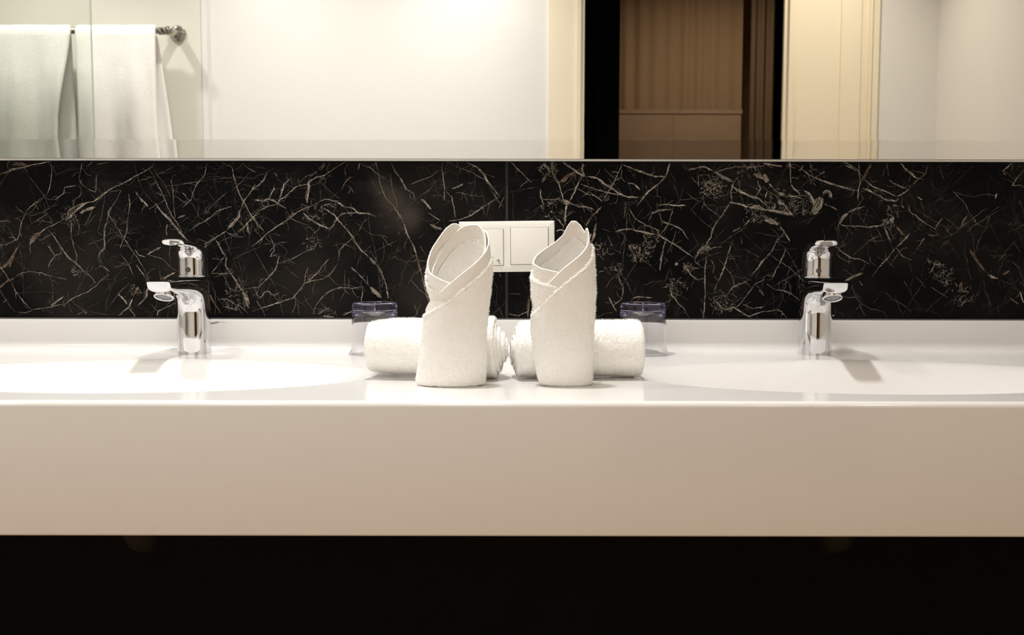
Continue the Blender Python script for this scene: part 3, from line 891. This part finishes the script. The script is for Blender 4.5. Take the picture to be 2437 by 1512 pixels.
# front apron: rounded top edge, vertical face, underside return
prof = [(yf0, 0.0)] + [(yf0 - rf*math.sin(math.radians(a)), -rf + rf*math.cos(math.radians(a))) for a in (15, 30, 45, 60, 75, 90)]
zbl = zb - ZC
prof += [(Y_F, zbl + 0.003), (Y_F + 0.001, zbl + 0.001), (Y_F + 0.003, zbl), (Y_F + 0.025, zbl), (Y_F + 0.025, -0.018), (yf0, -0.018)]
mb = MB(); A = np.array([[(CX0, p[0], p[1]) for p in prof], [(CX1, p[0], p[1]) for p in prof]]); mb.grid(A, flip=True)
o = mb.build('front_apron', M['counter'], van); autosmooth(o, 40)
# cove and upstand
prof = [(yb0, 0.0)] + [(yb0 + rc*math.sin(math.radians(a)), rc - rc*math.cos(math.radians(a))) for a in (15, 30, 45, 60, 75, 90)]
zu = z_up - ZC
prof += [(Y_UP, zu - 0.002), (Y_UP + 0.0006, zu - 0.0005), (Y_UP + 0.002, zu), (Y_TILE + 0.0095, zu), (Y_TILE + 0.0095, -0.018)]
mb = MB(); A = np.array([[(CX0, p[0], p[1]) for p in prof], [(CX1, p[0], p[1]) for p in prof]]); mb.grid(A, flip=True)
o = mb.build('upstand', M['counter'], van); autosmooth(o, 40)
box_obj('underside_panel', CX0, CX1, Y_F + 0.026, Y_TILE + 0.0095, zbl, zbl + 0.012, M['blackwall'], van)
for x in (CX0, CX1 - 0.016): box_obj('end_panel', x, x + 0.016, Y_F + 0.008, Y_TILE + 0.009, zbl, -0.001, M['counter'], van)

# waste pipes under the counter
for k, (px, lab) in enumerate(((336, 'curved waste pipe below the left basin, coloured dark for the shade under the counter'), (1993, 'curved waste pipe below the right basin, coloured dark for the shade under the counter'))):
    x = P(px, 1300, 1.36).x; zc_ = P(px, 1329, 1.36).z + 0.0265
    t = empty('waste_pipe', (x, 1.36, zc_), lab, 'pipe', 'waste pipes under the counter')
    top = zb - zc_ + 0.0
    pts = [(0, 0.03, top), (0, 0.03, 0.035)] + [(0, 0.03 - 0.03*math.sin(a), 0.035*math.cos(a) if False else 0.03*(1-math.sin(a))) for a in (0.5,)]
    mb = MB(); pts = [(0, 0.0, top), (0, 0.0, 0.03), (0, 0.002, 0.016), (0, 0.010, 0.006), (0, 0.024, 0.0), (0, 0.05, 0.0), (0, Y_TILE + 0.010 - 1.36, 0.0)]
    mb.tube(pts, 0.0262, 24); mb.build('bent_tube', M['pipe'], t)
    mb = MB(); mb.lathe([(0.028, 0), (0.04, 0.0), (0.04, 0.006), (0.028, 0.012)], 32, origin=(0, Y_TILE + 0.010 - 1.36, 0), axis=(0, -1, 0), caps=(False, False)); mb.build('wall_rosette', M['pipe'], t)

# ------------------------------------------------------------------ taps
def fan_loft(B, Fp, W, N, nseg=40, sub=4, NT=None):
    """sections spanned between a back profile B and a front profile Fp (s forward, z up)"""
    n = len(B)
    def cr(T, t):
        i = min(int(t), n-2); u = t - i
        p0 = np.array(T[max(i-1, 0)], float); p1 = np.array(T[i], float); p2 = np.array(T[i+1], float); p3 = np.array(T[min(i+2, n-1)], float)
        m1 = (p2-p0)*.5 * 0.8; m2 = (p3-p1)*.5 * 0.8
        return (2*u**3-3*u**2+1)*p1 + (u**3-2*u**2+u)*m1 + (-2*u**3+3*u**2)*p2 + (u**3-u**2)*m2
    loops = []
    for k in range((n-1)*sub + 1):
        t = k / sub
        b = cr(B, t); f = cr(Fp, t); w = float(cr([(x, 0) for x in W], t)[0]); e = float(cr([(x, 0) for x in N], t)[0]); et = float(cr([(x, 0) for x in (NT or N)], t)[0])
        c = (b+f)/2; h = (b-f)/2; lp = []
        for j in range(nseg):
            a = 2*math.pi*j/nseg; ca, sa = math.cos(a), math.sin(a)
            ee = et if ca > 0 else e; px = math.copysign(abs(sa)**(2/ee), sa) * w; ph = math.copysign(abs(ca)**(2/ee), ca)
            if NT and ca > 0: ph = ph**1.0; px *= 1.0
            pt = c + h*ph
            lp.append((px, -pt[0], pt[1]))
        loops.append(lp)
    return loops
def close_tip(loops, steps=((0.35, 0.985), (0.65, 0.93), (0.88, 0.80), (1.0, 0.55)), length=0.004):
    last = np.array(loops[-1]); c = last.mean(0); prev = np.array(loops[-2]).mean(0); d = (c-prev); d /= np.linalg.norm(d)
    for (a, s) in steps: loops.append([tuple(p) for p in (c + (last-c)*s + d*length*a)])
    return loops
def faucet(k, rz, hz, rod_z, rod_len, label):
    t = empty('basin_faucet', (FAUX[k], 1.6045, ZC), label, 'faucet', 'chrome mixer taps at the basins', rz)
    B = [(-.0262,0),(-.0262,.03),(-.026,.06),(-.0255,.085),(-.0252,.105),(-.0248,.1155),(-.0225,.1174),(-.005,.1177),(.02,.1178),(.05,.1181),(.08,.1184),(.105,.1187),(.129,.1190)]
    Fp = [(.0262,0),(.0258,.03),(.0252,.055),(.0252,.068),(.0262,.0765),(.0285,.0815),(.032,.0855),(.040,.0905),(.050,.0945),(.066,.0970),(.085,.0985),(.105,.0998),(.121,.1025)]
    W = [.0262,.0260,.0257,.0253,.0249,.0244,.0240,.0232,.0222,.0205,.0190,.0182,.0176]
    N = [2,2,2,2.05,2.15,2.25,2.3,2.3,2.3,2.3,2.3,2.3,2.3]
    lp = fan_loft(B, Fp, W, N, 64, 5, [2,2,2,2.05,2.2,2.5,3.2,4.5,6.5,8,9,9,9])
    lp = [[(x*0.985, y*0.985, z) for x, y, z in lp[0]]] + lp
    mb = MB(); mb.loft(close_tip(lp, ((0.3, 0.992), (0.65, 0.97), (0.9, 0.93), (1.0, 0.88)), 0.0022)); o = mb.build('body', M['chrome'], t); fixn(o); autosmooth(o, 50)
    mb = MB(); mb.lathe([(0.019, 0.1184), (0.019, 0.1215)], 40); mb.build('gap_ring', M['black_gap'], t)
    B = [(-.0232,0),(-.0232,.006),(-.0232,.018),(-.0230,.026),(-.0222,.0325),(-.018,.0395),(-.0105,.0455),(.003,.0503),(.022,.0542),(.045,.0566),(.068,.0582),(.0905,.0594)]
    Fp = [(.0226,0),(.0226,.006),(.0226,.018),(.0227,.026),(.0229,.030),(.0238,.0345),(.0262,.0385),(.031,.0420),(.041,.0448),(.056,.0466),(.070,.0476),(.0825,.0487)]
    W = [.0229,.0229,.0228,.0227,.0226,.0223,.0217,.0208,.0196,.0184,.0176,.0170]
    N = [2,2,2,2,2.05,2.1,2.2,2.4,2.6,2.7,2.7,2.6]
    lp = fan_loft(B, Fp, W, N, 48, 5)
    lp = [[(x*0.96, y*0.96, z - 0.0006) for x, y, z in lp[0]]] + lp
    hd = empty('handle', (0, 0, 0.1212)); hd.parent = t; hd.rotation_euler = (0, 0, hz - rz)
    bpy.data.objects.remove(hd)
    mb = MB(); mb.loft(close_tip(lp, ((0.3, 0.98), (0.6, 0.93), (0.85, 0.82), (0.97, 0.66), (1.0, 0.4)), 0.007)); o = mb.build('handle', M['chrome'], t, (0, 0, 0.1212)); o.rotation_euler = (0, 0, hz - rz); fixn(o); autosmooth(o, 50)
    d = MB(); d.lathe([(0.0042, 0), (0.0042, 0.0005), (0.0036, 0.0009), (0.0005, 0.001)], 20, origin=(0, -0.0225, 0.0115), axis=(0, -1, 0)); q_ = d.build('temperature_dot', M['seal'], o); q_['label'] = 'small dark round temperature marker'
    mb = MB(); mb.lathe([(0.0230, 0.0005), (0.0237, 0.001), (0.0237, 0.0026), (0.0230, 0.0032)], 48, caps=(False, False)); mb.build('collar', M['chrome'], o)
    # aerator, tilted towards the user
    ax = Vector((0, -0.44, -0.9)).normalized(); org = Vector((0, -0.106, 0.1035))
    mb = MB(); mb.lathe([(0.0138, -0.003), (0.0138, 0.0035), (0.0145, 0.0042), (0.0145, 0.0095), (0.0138, 0.0103), (0.0118, 0.0103), (0.0114, 0.0092)], 40, origin=org, axis=ax, caps=(False, False)); a_ = mb.build('aerator', M['chrome'], t)
    mb = MB(); mb.lathe([(0.0118, 0.0080), (0.0118, 0.0086), (0.0095, 0.0086), (0.0093, 0.0092), (0.0080, 0.0092), (0.0078, 0.0086), (0.0058, 0.0086), (0.0056, 0.0092), (0.0044, 0.0092), (0.0042, 0.0086), (0.0005, 0.0086)], 32, origin=org, axis=ax)
    g = mb.build('aerator_mesh', M['grey_mesh'], a_); g['label'] = 'grey perforated aerator insert'
    # pop-up pull rod behind the body
    mb = MB(); x0 = 0.021
    mb.tube([(0.006, 0.031, 0.0), (0.006, 0.031, rod_z - 0.012), (0.010, 0.030, rod_z - 0.004), (x0, 0.026, rod_z - 0.0015), (x0 + rod_len*.5, 0.024, rod_z + 0.0006), (x0 + rod_len, 0.024, rod_z)], [0.002, 0.002, 0.0017, 0.0015, 0.0012, 0.0010], 10)
    mb.build('pull_rod', M['chrome'], t)
    return t
faucet(0, math.radians(-4.6), math.radians(-0.5), 0.0466, 0.020, 'chrome mixer tap left of the towels, lever pointing straight out')
faucet(1, math.radians(-4.4), math.radians(-8.5), 0.0600, 0.013, 'chrome mixer tap right of the towels, lever turned towards them')

# ------------------------------------------------------------------ upturned tumblers
def tumbler(px, label):
    c = P(px, 845, 1.604)
    t = MB()
    prof = [(0.0418, 0.0), (0.0424, 0.0004), (0.0421, 0.0010), (0.0394, 0.0030), (0.0377, 0.0075), (0.0371, 0.018), (0.0364, 0.045), (0.0358, 0.070), (0.0355, 0.0765), (0.0345, 0.0795), (0.0325, 0.0808), (0.024, 0.0811), (0.012, 0.0804), (0.0004, 0.0800)]
    inner = [(0.0004, 0.0675), (0.010, 0.0680), (0.022, 0.0696), (0.029, 0.0688), (0.0328, 0.0650), (0.0343, 0.058), (0.0351, 0.045), (0.0360, 0.018), (0.0366, 0.0078), (0.0384, 0.0036), (0.0410, 0.0014), (0.0414, 0.0004)]
    # closed outer + inner surface
    t.lathe(prof + inner, 72, caps=(False, False))
    o = t.build('glass_tumbler', M['glass'], None, (c.x, 1.604, ZC + 0.0003)); fixn(o)
    return tag(o, label, 'glass', 'upturned tumblers behind the rolled towels')
tumbler(893, 'upturned clear glass tumbler behind the left rolled towel')
tumbler(1529, 'upturned clear glass tumbler behind the right rolled towel')

# ------------------------------------------------------------------ switch plate
pc = P(1206.5, 587, Y_TILE)
sw = empty('switch_plate', (pc.x, Y_TILE, pc.z), 'white double switch plate on the black marble between the standing towels', 'switch')
sw.rotation_euler = (0, math.radians(-0.75), 0)
K = Y_TILE / F; K2 = (Y_TILE - 0.010) / F
hw_, hh_ = 113.3*K2, 60.2*K2
# pillowed frame
mb = MB(); nx, nz = 41, 23
loops = []
def rrect(hx, hz, y, r=0.0015, n=3):
    pts = []
    for cx, cz, a0 in ((hx-r, hz-r, 0), (-hx+r, hz-r, 90), (-hx+r, -hz+r, 180), (hx-r, -hz+r, 270)):
        for k in range(n+1):
            a = math.radians(a0 + 90*k/n); pts.append((cx + r*math.cos(a), y, cz + r*math.sin(a)))
    return pts
mb.loft([rrect(hw_, hh_, 0.0), rrect(hw_, hh_, -0.0075), rrect(hw_-0.0006, hh_-0.0006, -0.0084), rrect(hw_-0.003, hh_-0.003, -0.0092), rrect(hw_-0.010, hh_-0.009, -0.0100)], 0, True, True, True)
fr = mb.build('frame', M['plastic'], sw); fixn(fr); autosmooth(fr, 25)
def px_local(px, py):
    v = P(px, py, Y_TILE - 0.010); return (v.x - pc.x, v.z - pc.z)
for k, (x0, x1, y0, y1, tilt) in enumerate(((1109, 1197.5, 545.5, 631, 0.0), (1215.5, 1304.5, 543, 629.5, 0.016))):
    a0, c0 = px_local(x0, y1); a1, c1 = px_local(x1, y0); g = 0.0007
    box_obj('rocker_well', a0 - g, a1 + g, -0.0104, -0.0099, c0 - g*1.2, c1 + g*.7, M['seal'], sw)
    mb = MB(); mb.box(a0, a1, -0.0122, -0.0100, c0, c1, 0, 0.0006)
    ro = mb.build('rocker', M['plastic'], sw); fixn(ro); autosmooth(ro, 40)
    for v in ro.data.vertices:
        if v.co.y < -0.0105: v.co.y -= tilt * (v.co.z - c0) * 0.5
    if k == 0:
        mb = MB()
        def L2(pts): mb.tube([(px_local(x, y)[0], -0.0124, px_local(x, y)[1]) for x, y in pts], 0.00035, 6)
        L2([(1190.4, 628.2), (1188.6, 626.6), (1187.2, 624.4), (1186.2, 621.5), (1185.6, 618.4)]); L2([(1181.8, 621.4), (1183.6, 619.6), (1185.4, 617.6)]); L2([(1185.4, 617.6), (1187.2, 619.2), (1189.4, 621.2)])
        mb.build('arrow_mark', M['ink'], ro)

# ------------------------------------------------------------------ towels
def grid_normals(A):
    du = np.gradient(A, axis=0); dv = np.gradient(A, axis=1)
    n = np.cross(du, dv); n /= np.maximum(np.linalg.norm(n, axis=2, keepdims=True), 1e-12); return n
def lumps(A, N, amp, sc, seed):
    out = A.copy()
    for i in range(A.shape[0]):
        for j in range(A.shape[1]):
            p = Vector(A[i, j]) * sc; d = noise.noise((p.x + seed, p.y, p.z)) + 0.5*noise.noise((p.x*2.3, p.y*2.3 + seed, p.z*2.3))
            out[i, j] += N[i, j] * d * amp
    return out
def sheet(mb, A, T, mi_fun, flip=False):
    """thick sheet about the mid-surface A (nu,nv,3) with half-thickness T (nu,nv)"""
    N = grid_normals(A); O = A + N*T[..., None]; I = A - N*T[..., None]
    nu, nv = A.shape[:2]; vs = np.concatenate([O.reshape(-1, 3), I.reshape(-1, 3)]); n = nu*nv; fs = []; mi = []
    for i in range(nu-1):
        for j in range(nv-1):
            a, b_, c, d = i*nv+j, (i+1)*nv+j, (i+1)*nv+j+1, i*nv+j+1; k = mi_fun(i, j)
            fs.append((a, b_, c, d)); mi.append(k); fs.append((n+d, n+c, n+b_, n+a)); mi.append(k)
    def rim(a, b_, k): fs.append((b_, a, n+a, n+b_)); mi.append(k)
    for j in range(nv-1): rim(j+1, j, mi_fun(0, j)); rim((nu-1)*nv+j, (nu-1)*nv+j+1, mi_fun(nu-2, j))
    for i in range(nu-1): rim(i*nv, (i+1)*nv, mi_fun(i, 0)); rim((i+1)*nv+nv-1, i*nv+nv-1, mi_fun(i, nv-2))
    base = len(mb.v); mb.v.extend(map(tuple, vs))
    for f, k in zip(fs, mi): mb.f.append(tuple(x + base for x in f)); mb.mi.append(k); mb.sm.append(True)
    return O, I, N
def fuzz(mb, O, N, mask, count, length, width, mi=0, sign=1.0):
    """short pile loops standing off the terry surface"""
    q0 = O[:-1, :-1]; q1 = O[1:, :-1]; q2 = O[:-1, 1:]
    ar = np.linalg.norm(np.cross(q1-q0, q2-q0), axis=2) * mask
    pr = (ar / ar.sum()).ravel(); idx = rng.choice(pr.size, count, p=pr); ii, jj = np.divmod(idx, ar.shape[1])
    u = rng.random((count, 1)); v = rng.random((count, 1))
    p = q0[ii, jj]*(1-u-v) + q1[ii, jj]*u + q2[ii, jj]*v
    n = N[ii, jj]*sign; r = rng.normal(size=(count, 3)); d = n + 0.75*r*0.6; d /= np.linalg.norm(d, axis=1, keepdims=True)
    s = np.cross(d, rng.normal(size=(count, 3))); s /= np.linalg.norm(s, axis=1, keepdims=True)
    l = length*(0.5 + rng.random((count, 1))); a = p - n*0.0003 + s*width; b_ = p - n*0.0003 - s*width; c = p + d*l
    base = len(mb.v); vs = np.stack([a, b_, c], 1).reshape(-1, 3); mb.v.extend(map(tuple, vs))
    for k in range(count): mb.f.append((base+3*k, base+3*k+1, base+3*k+2)); mb.mi.append(mi); mb.sm.append(False)

def zof(py, Y): return P(1218.5, py, Y).z - ZC
def standing_towel(Yc, sil, ctrl, ry_ratio, label, seed, inner_gap=0.075, nu=260, nv=150):
    sil = sorted([(zof(y, Yc), (P(l, y, Yc).x + P(r, y, Yc).x)/2, (P(r, y, Yc).x - P(l, y, Yc).x)/2) for y, l, r in sil])
    sz = [s[0] for s in sil]; sx = [s[1] for s in sil]; sr = [s[2] for s in sil]
    p0, p1 = ctrl[0][0], ctrl[-1][0]; x_base = sx[0]
    phis = np.linspace(p0, p1, nu); cy = np.interp(phis, [c[0] for c in ctrl], [c[1] for c in ctrl])
    k = np.array([.25, .5, .25]); cy = np.convolve(np.pad(cy, 1, mode='edge'), k, 'valid')
    ck_ = np.hanning(27); ck_ /= ck_.sum(); cys = np.convolve(np.pad(cy, 13, mode='edge'), ck_, 'valid')
    A = np.zeros((nu, nv, 3)); T = np.zeros((nu, nv)); terry_m = np.zeros((nu, nv), bool)
    bw = 0.0175
    for i, ph in enumerate(phis):
        a = math.radians(ph); g = 1 - inner_gap*(p1-ph)/360.0
        rtop = np.interp(0.12, sz, sr)*ry_ratio
        top = zof(cy[i], Yc - math.cos(a)*rtop*g); tops = min(top, zof(cys[i], Yc - math.cos(a)*rtop*g))
        for j in range(nv):
            v = j/(nv-1); v = v**0.93; z = top*v
            rx = np.interp(z, sz, sr); cx = np.interp(z, sz, sx)
            dist = top - z
            bd = tops - z; terr = bd > bw
            off = 0.0 if terr else -0.0010
            if abs(bd - bw) < 0.0022: off += 0.0009
            rr = 1 + 0.018*noise.noise((math.cos(a)*2 + seed, math.sin(a)*2, z*22))
            gg = (rx*g + off)
            A[i, j] = (cx - x_base - math.sin(a)*gg*rr, -math.cos(a)*gg*ry_ratio*rr, z + 0.0015)
            terry_m[i, j] = terr
            e = min(1.0, dist/0.0015); T[i, j] = (0.0025 if terr else 0.0010)*math.sqrt(max(0.15, min(1, e)))
    N = grid_normals(A)
    A = lumps(A, N, 0.0007, 90, seed); A = lumps(A, N, 0.00035, 330, seed + 3)
    # make sure the normals point outward
    mid = A[nu//2, nv//3]; out = np.array([mid[0], mid[1], 0]); sgn = 1.0 if np.dot(N[nu//2, nv//3], out) > 0 else -1.0
    if sgn < 0: A = A[::-1]; T = T[::-1]; terry_m = terry_m[::-1]
    mb = MB()
    O, I, N = sheet(mb, A, T, lambda i, j: 0 if terry_m[i, j] else 1)
    msk = terry_m[:-1, :-1].astype(float)
    fuzz(mb, O, N, msk, 34000, 0.0017, 0.0003, 2); fuzz(mb, I, N, msk, 20000, 0.0014, 0.0003, 2, sign=-1.0)
    root = empty('standing_towel', (x_base, Yc, ZC), label, 'towel', 'standing folded hand towels')
    o = mb.build('terry_cloth', [M['terry'], M['woven'], M['pile']], root)
    # rolled hem along the free upper edge, and the ridge where the pile starts
    pts = [A[i, -1] for i in range(0, nu)]
    mb = MB(); mb.tube(pts, [0.0013 + 0.0005*noise.noise((i*0.9, seed, 0)) for i in range(nu)], 8); h = mb.build('hem', M['woven'], root); h['label'] = 'stitched hem along the upper edge'
    return root, A
silL = [(921, 1000, 1152), (905, 994, 1155), (870, 999, 1157), (800, 1007, 1158), (740, 1013, 1162), (718, 1024, 1164), (690, 1013, 1168), (650, 1007, 1172), (600, 1009, 1171), (560, 1017, 1168), (530, 1023, 1163)]
ctlL = [(-272, 672), (-240, 632), (-215, 596), (-195, 567), (-182, 551), (-168, 543), (-150, 540), (-132, 540), (-117, 548), (-100, 562), (-88, 577), (-72, 600), (-50, 650), (-30, 690), (0, 686), (40, 668), (70, 652), (90, 638), (112, 607), (135, 570), (150, 548), (163, 538), (172, 537), (180, 543), (190, 556), (205, 560), (228, 556), (243, 553), (258, 561), (272, 576), (290, 594), (315, 620), (340, 645), (360, 667), (385, 694), (410, 712), (440, 722)]
standing_towel(1.264, silL, ctlL, 0.60, 'white terry towel standing folded left of the switch plate, with two rounded top lobes', 1.0, 0.105, 400)
silR = [(921, 1287, 1405), (905, 1283, 1407), (850, 1272, 1410), (790, 1265, 1411), (755, 1264, 1413), (735, 1268, 1414), (700, 1264, 1416), (660, 1262, 1415), (630, 1262, 1413), (600, 1270, 1410), (570, 1284, 1406), (530, 1300, 1398)]
ctlR = [(-70, 668), (-30, 661), (0, 655), (45, 644), (80, 632), (95, 622), (115, 611), (140, 596), (160, 580), (175, 565), (186, 543), (196, 531), (210, 531), (224, 540), (234, 551), (244, 560), (254, 550), (263, 547), (272, 556), (285, 575), (302, 592), (325, 612), (345, 630), (360, 645), (380, 670), (400, 693), (420, 712), (440, 732)]
tw, A_ = standing_towel(1.264, silR, ctlR, 0.55, 'white towel standing folded right of the switch plate, one pointed tip with loose threads', 5.0)
# loose threads at its tip
for tp in ([(1325, 551), (1328, 548.5), (1333, 547), (1339, 548), (1346, 552), (1350, 556)], [(1360, 533), (1364, 531), (1368.5, 527)], [(1402, 572), (1405, 564), (1406.5, 557)]):
    mb = MB(); mb.tube([P(x, y, 1.268) - Vector((tw.location.x, tw.location.y, ZC)) for x, y in tp], 0.0003, 5); mb.build('loose_thread', M['woven'], tw)

def rolled_towel(x0, x1, Yc, rad, rz, tele0, tele1, label, seed, turns=5.0, flare1=0.0, tap0=0.0, nu=330, nv=46):
    """spiral roll along local x; tele = how far the inner turns stand out at each end"""
    L = x1 - x0; A = np.zeros((nu, nv, 3)); T = np.zeros((nu, nv)); r_in = 0.007
    for i in range(nu):
        u = i/(nu-1); th = -turns*2*math.pi*u + math.radians(305); r = r_in + (rad - 0.003 - r_in)*u
        in_ = 1 - u
        xa = -L/2 - tele0*in_ + 0.004*noise.noise((u*9, seed, 0)); xb = L/2 + tele1*in_ + 0.004*noise.noise((u*9, seed, 4))
        for j in range(nv):
            v = j/(nv-1); x = xa + (xb-xa)*v
            rr = r*(1 + 0.055*noise.noise((x*11, th*.35, seed)) - tap0*max(0, 0.22-v)**1.5*4 + flare1*max(0, v-0.72)**1.5)
            z = rr*math.sin(th)*0.98; y = rr*math.cos(th)*1.03
            if z < -rad*0.93: z = -rad*0.93 + (z + rad*0.93)*0.25
            A[i, j] = (x, y, z)
            e = min(x - xa, xb - x); T[i, j] = 0.0029*math.sqrt(max(0.04, min(1.0, e/0.004)))*(1.0 if u < .985 else 0.7)
    N = grid_normals(A); A = lumps(A, N, 0.0010, 75, seed)
    N = grid_normals(A); k = nu-8
    if np.dot(N[k, nv//2], A[k, nv//2]*np.array([0, 1, 1])) < 0: A = A[:, ::-1]; T = T[:, ::-1]
    zmin = (A[:, :, 2] - T).min()
    A[:, :, 2] -= zmin - 0.0006
    mb = MB(); O, I, N = sheet(mb, A, T, lambda i, j: 0)
    msk = np.zeros((nu-1, nv-1)); msk[int(nu*(1-1.15/turns)):] = 1.0; msk[:, :3] = 1; msk[:, -3:] = 1
    fuzz(mb, O, N, msk, 34000, 0.0024, 0.00032, 2)
    msk = np.zeros((nu-1, nv-1)); msk[:, :4] = 1; msk[:, -4:] = 1
    fuzz(mb, I, N, msk, 4000, 0.0020, 0.0003, 2, sign=-1)
    root = empty('rolled_towel', ((x0+x1)/2, Yc, ZC), label, 'towel', 'rolled hand towels', rz)
    mb.build('terry_roll', [M['terry'], M['woven'], M['pile']], root)
    return root
YR = 1.334
rolled_towel(P(877, 830, YR).x, P(1177, 830, YR).x, YR, 0.0405, math.radians(-5.0), 0.002, 0.020, 'white rolled towel lying behind the left standing towel', 3.0, 5.0, 0.9, 0.35)
r2 = rolled_towel(P(1231, 830, YR).x, P(1524, 830, YR).x, YR + 0.002, 0.0405, math.radians(4.0), 0.010, 0.003, 'white rolled towel lying behind the right standing towel, with a small tag', 8.0, 5.0, 0.25)
# care tag on the right roll
A = np.zeros((9, 5, 3))
for i in range(9):
    for j in range(5):
        u = i/8; v = j/4; p = P(1396 + 27*u, 836 + 22*v + (5*u if v > .5 else 0), YR - 0.046 - 0.006*math.sin(u*2.6 + v))
        A[i, j] = p
Rz = Matrix.Rotation(-math.radians(4.0), 4, 'Z'); A = np.array([[Rz @ (Vector(p) - Vector((r2.location.x, r2.location.y, ZC))) for p in row] for row in A])
mb = MB(); sheet(mb, A, np.full((9, 5), 0.0004), lambda i, j: 0); o = mb.build('care_tag', M['woven'], r2); o['label'] = 'small folded white cloth tag'

# ------------------------------------------------------------------ towel rail with hung towels (seen in the mirror)
fl = R(424, 81, Y_OPP + 0.004); YB = Y_OPP + 0.100
bar_z = R(395, 74, YB).z; bar_x1 = fl.x
tr = empty('towel_rail', (fl.x, Y_OPP + 0.004, fl.z), 'chrome towel rail on the cream wall panel, reflected in the mirror', 'towel rail')
bz = bar_z - fl.z
mb = MB(); mb.lathe([(0.030, 0), (0.030, 0.006), (0.027, 0.010), (0.017, 0.011)], 40, axis=(0, 1, 0)); mb.build('flange', M['railchrome'], tr)
mb = MB(); mb.tube([(0, 0.008, 0), (0, 0.06, bz*.5), (0, 0.096+0.014, bz)], [0.0155, 0.0145, 0.0140], 24); mb.build('post', M['railchrome'], tr)
mb = MB(); mb.tube([(0.004, 0.096, bz), (-0.9, 0.096, bz)], 0.0108, 20); mb.build('bar', M['railchrome'], tr)
mb = MB(); mb.tube([(0.0145, 0.096, bz), (0.012, 0.096, bz), (-0.036, 0.096, bz), (-0.037, 0.096, bz)], [0.010, 0.0138, 0.0138, 0.011], 24); mb.build('bar_sleeve', M['railchrome'], tr)
mb = MB(); mb.lathe([(0.030, 0), (0.030, 0.006), (0.027, 0.010), (0.017, 0.011)], 40, axis=(0, 1, 0), origin=(-0.9, 0, 0)); mb.build('flange', M['railchrome'], tr)
mb = MB(); mb.tube([(-0.9, 0.008, 0), (-0.9, 0.06, bz*.5), (-0.9, 0.11, bz)], [0.0155, 0.0145, 0.0140], 24); mb.build('post', M['railchrome'], tr)
def hung_towel(lf, rf_, lb, rb, zlow, zlowb, label, seed):
    """drape over the bar: lf/rf = left/right x of the front leaf as functions of drop, lb/rb of the back leaf"""
    nv = 34; nfall = 40; ntop = 9
    rows = []
    for k in range(nfall):           # front leaf from bottom up
        d = zlow*(1 - k/(nfall-1)); rows.append((d, lf(d), rf_(d), 0.0205 + 0.010*min(1, d/0.3), 'f'))
    for k in range(1, ntop):
        a = math.pi*k/ntop; rows.append((-0.0165*math.sin(a) , lf(0)*(1-k/ntop) + lb(0)*k/ntop, rf_(0)*(1-k/ntop) + rb(0)*k/ntop, 0.0165*math.cos(a), 't'))
    for k in range(nfall):
        d = zlowb*k/(nfall-1); rows.append((d, lb(d), rb(d), -0.0205 - 0.012*min(1, d/0.3), 'b'))
    A = np.zeros((len(rows), nv, 3))
    for i, (d, l, r, y, s) in enumerate(rows):
        for j in range(nv):
            v = j/(nv-1); x = l + (r-l)*v
            dr = max(d, 0)
            wv = (0.008*math.sin(x*38 + seed) + 0.006*noise.noise((x*20, d*3, seed)))*min(1, dr/0.25)
            A[i, j] = (x, YB + y + wv, bar_z - d)
    T = np.full(A.shape[:2], 0.0040)
    T[:, 0] = T[:, -1] = 0.002; T[0] = T[-1] = 0.002
    N = grid_normals(A); A = lumps(A, N, 0.0016, 30, seed)
    mb = MB(); O, I, N = sheet(mb, A, T, lambda i, j: 0)
    o = mb.build('hanging_towel', M['terry2'])
    return tag(o, label, 'towel', 'towels hung over the rail')
def xr(px, Y=YB + 0.03): return R(px, 200, Y).x
zbot = bar_z - 0.62
sl = lambda a, b_: (lambda d: a + (b_-a)*min(1.0, d/0.5))
def piece(*kv):
    return lambda d: float(np.interp(d, [k for k, v in kv], [v for k, v in kv]))
hung_towel(piece((0, xr(180)), (.3, xr(184)), (.42, xr(181)), (.8, xr(188))), piece((0, xr(370)), (.3, xr(369)), (.8, xr(380))),
           piece((0, xr(186, YB)), (.5, xr(178, YB)), (.8, xr(178, YB))), piece((0, xr(371, YB)), (.08, xr(378, YB)), (.5, xr(408, YB)), (.8, xr(420, YB))), 0.86, 0.80,
           'white towel hung on the rail, right of the other one, across the glass edge', 2.0)
hung_towel(piece((0, xr(-110)), (.8, xr(-120))), piece((0, xr(170)), (.1, xr(160)), (.3, xr(137)), (.42, xr(133)), (.8, xr(150))),
           piece((0, xr(-110, YB)), (.8, xr(-120, YB))), piece((0, xr(167, YB)), (.4, xr(172, YB)), (.8, xr(178, YB))), 0.90, 0.84,
           'white towel hung on the rail fully behind the shower glass pane', 6.0)
